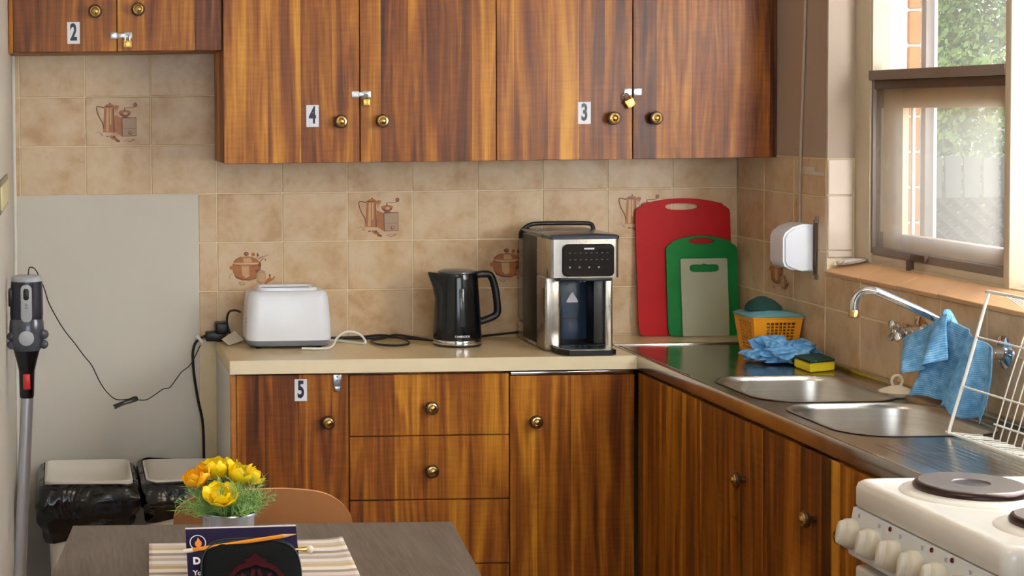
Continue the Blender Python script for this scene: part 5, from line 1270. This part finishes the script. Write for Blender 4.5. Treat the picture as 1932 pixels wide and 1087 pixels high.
bm = B(); bmesh.ops.create_uvsphere(bm, u_segments=20, v_segments=12, radius=0.0076); bmesh.ops.translate(bm, verts=bm.verts[:], vec=(-1.6415, -2.196, 0.8285)); obj('bead', bm, 'pearl', t)

# ------------------------------------------------------------------ stove
t = thing('electric_stove', 'white upright electric stove with solid hotplates at the right edge', 'stove', (-0.36, -2.37, 0))
SX0, SX1, SY0, SY1 = -0.635, -0.065, -2.600, -2.100
bm = B(); bx(bm, SX0+0.03, SX1, SY0+0.006, SY1-0.006, 0.06, 0.885, 0.004); bx(bm, SX0+0.08, SX1, SY0+0.02, SY1-0.02, 0.0, 0.06); obj('body', bm, 'enamel', t)
bm = B(); rs = [rrect((SX0+SX1)/2, (SY0+SY1)/2, SX1-SX0-a, SY1-SY0-a, 0.02, z, 5) for a, z in ((0.004, 0.872), (0.0, 0.876), (0.0, 0.905), (0.006, 0.915), (0.020, 0.9205), (0.034, 0.9205), (0.046, 0.9165), (0.07, 0.9155))]
loft(bm, rs); ht = obj('hob_top', bm, 'enamel', t, ang=60)
bm = B(); pr = [(SX0+0.012, 0.870), (SX0-0.000, 0.868), (SX0-0.012, 0.800), (SX0-0.008, 0.782), (SX0+0.03, 0.774), (SX0+0.05, 0.79), (SX0+0.05, 0.87)]
prism(bm, [(x, SY0+0.004, z) for x, z in pr], (0, SY1-SY0-0.008, 0)); bmesh.ops.bevel(bm, geom=[e for e in bm.edges if abs(e.verts[0].co.y-e.verts[1].co.y) < 1e-6], offset=0.003, segments=2, affect='EDGES'); pn = obj('control_panel', bm, 'panel_grey', t)
for i in range(6):
    y = -2.122 - 0.0745*i; z = 0.822
    bm = B(); ax = Vector((-1, 0, 0.17)).normalized(); o0 = Vector((SX0-0.008, y, z))
    lathe(bm, [(0.0275, 0), (0.028, 0.004), (0.026, 0.014), (0.022, 0.018), (0.014, 0.019)], o0, ax, 24)
    kn = obj('control_knob', bm, 'knob_ivory', t)
    bm = B(); q0 = Vector((0, 0, 1)).rotation_difference(ax); loft(bm, [[o0 + q0 @ Vector((rz_*math.cos(a), ry_*math.sin(a), h_)) for a in [2*PI*k_/20 for k_ in range(20)]] for rz_, ry_, h_ in ((0.024, 0.0105, 0.010), (0.0225, 0.009, 0.024), (0.020, 0.0075, 0.028), (0.016, 0.005, 0.0292))]); obj('grip', bm, 'knob_ivory', kn)
for y in (-2.247, -2.387, -2.451):
    bm = B(); lathe(bm, [(0.0045, 0), (0.004, 0.002), (0.0001, 0.003)], (SX0-0.0015, y, 0.862), (-1, 0, 0.17), 12); obj('indicator_lamp', bm, 'red_lamp', t)
bm = B()
for i in range(7):
    y = -2.135-0.0745*i; bx(bm, SX0-0.0035, SX0-0.0005, y-0.003, y+0.003, 0.8545, 0.8615)
obj('panel_mark', bm, 'light_grey', t, smooth=False)
bm = B(); bx(bm, SX0, SX0+0.035, SY0+0.012, SY1-0.012, 0.20, 0.765, 0.008, 3); od = obj('oven_door', bm, 'enamel', t)
bm = B(); tube(bm, [(SX0, SY0+0.06, 0.735), (SX0-0.03, SY0+0.065, 0.735), (SX0-0.03, SY1-0.065, 0.735), (SX0, SY1-0.06, 0.735)], 0.008, 10); obj('door_handle', bm, 'enamel', od)
for (hx, hy, r_) in ((-0.482, -2.222, 0.092), (-0.470, -2.475, 0.078), (-0.225, -2.222, 0.078), (-0.225, -2.470, 0.092)):
    bm = B(); lathe(bm, [(r_+0.024, 0.9150), (r_+0.020, 0.9195), (r_+0.006, 0.9215), (r_+0.002, 0.9235)], (hx, hy, 0), n=48); obj('plate_dish', bm, 'enamel', t, ang=60)
    bm = B(); lathe(bm, [(r_, 0.9225), (r_+0.001, 0.928), (r_-0.003, 0.934), (r_-0.006, 0.935)], (hx, hy, 0), n=48); hp = obj('hotplate', bm, 'hot_rim', t, ang=60)
    bm = B(); lathe(bm, [(r_-0.005, 0.9345), (r_-0.008, 0.9365), (0.031, 0.9365), (0.029, 0.9345), (0.0001, 0.9345)], (hx, hy, 0), n=48); obj('plate_surface', bm, 'hotplate', hp, ang=30)

# tidy helper properties
for o in bpy.data.objects:
    if '_o' in o.keys(): del o['_o']
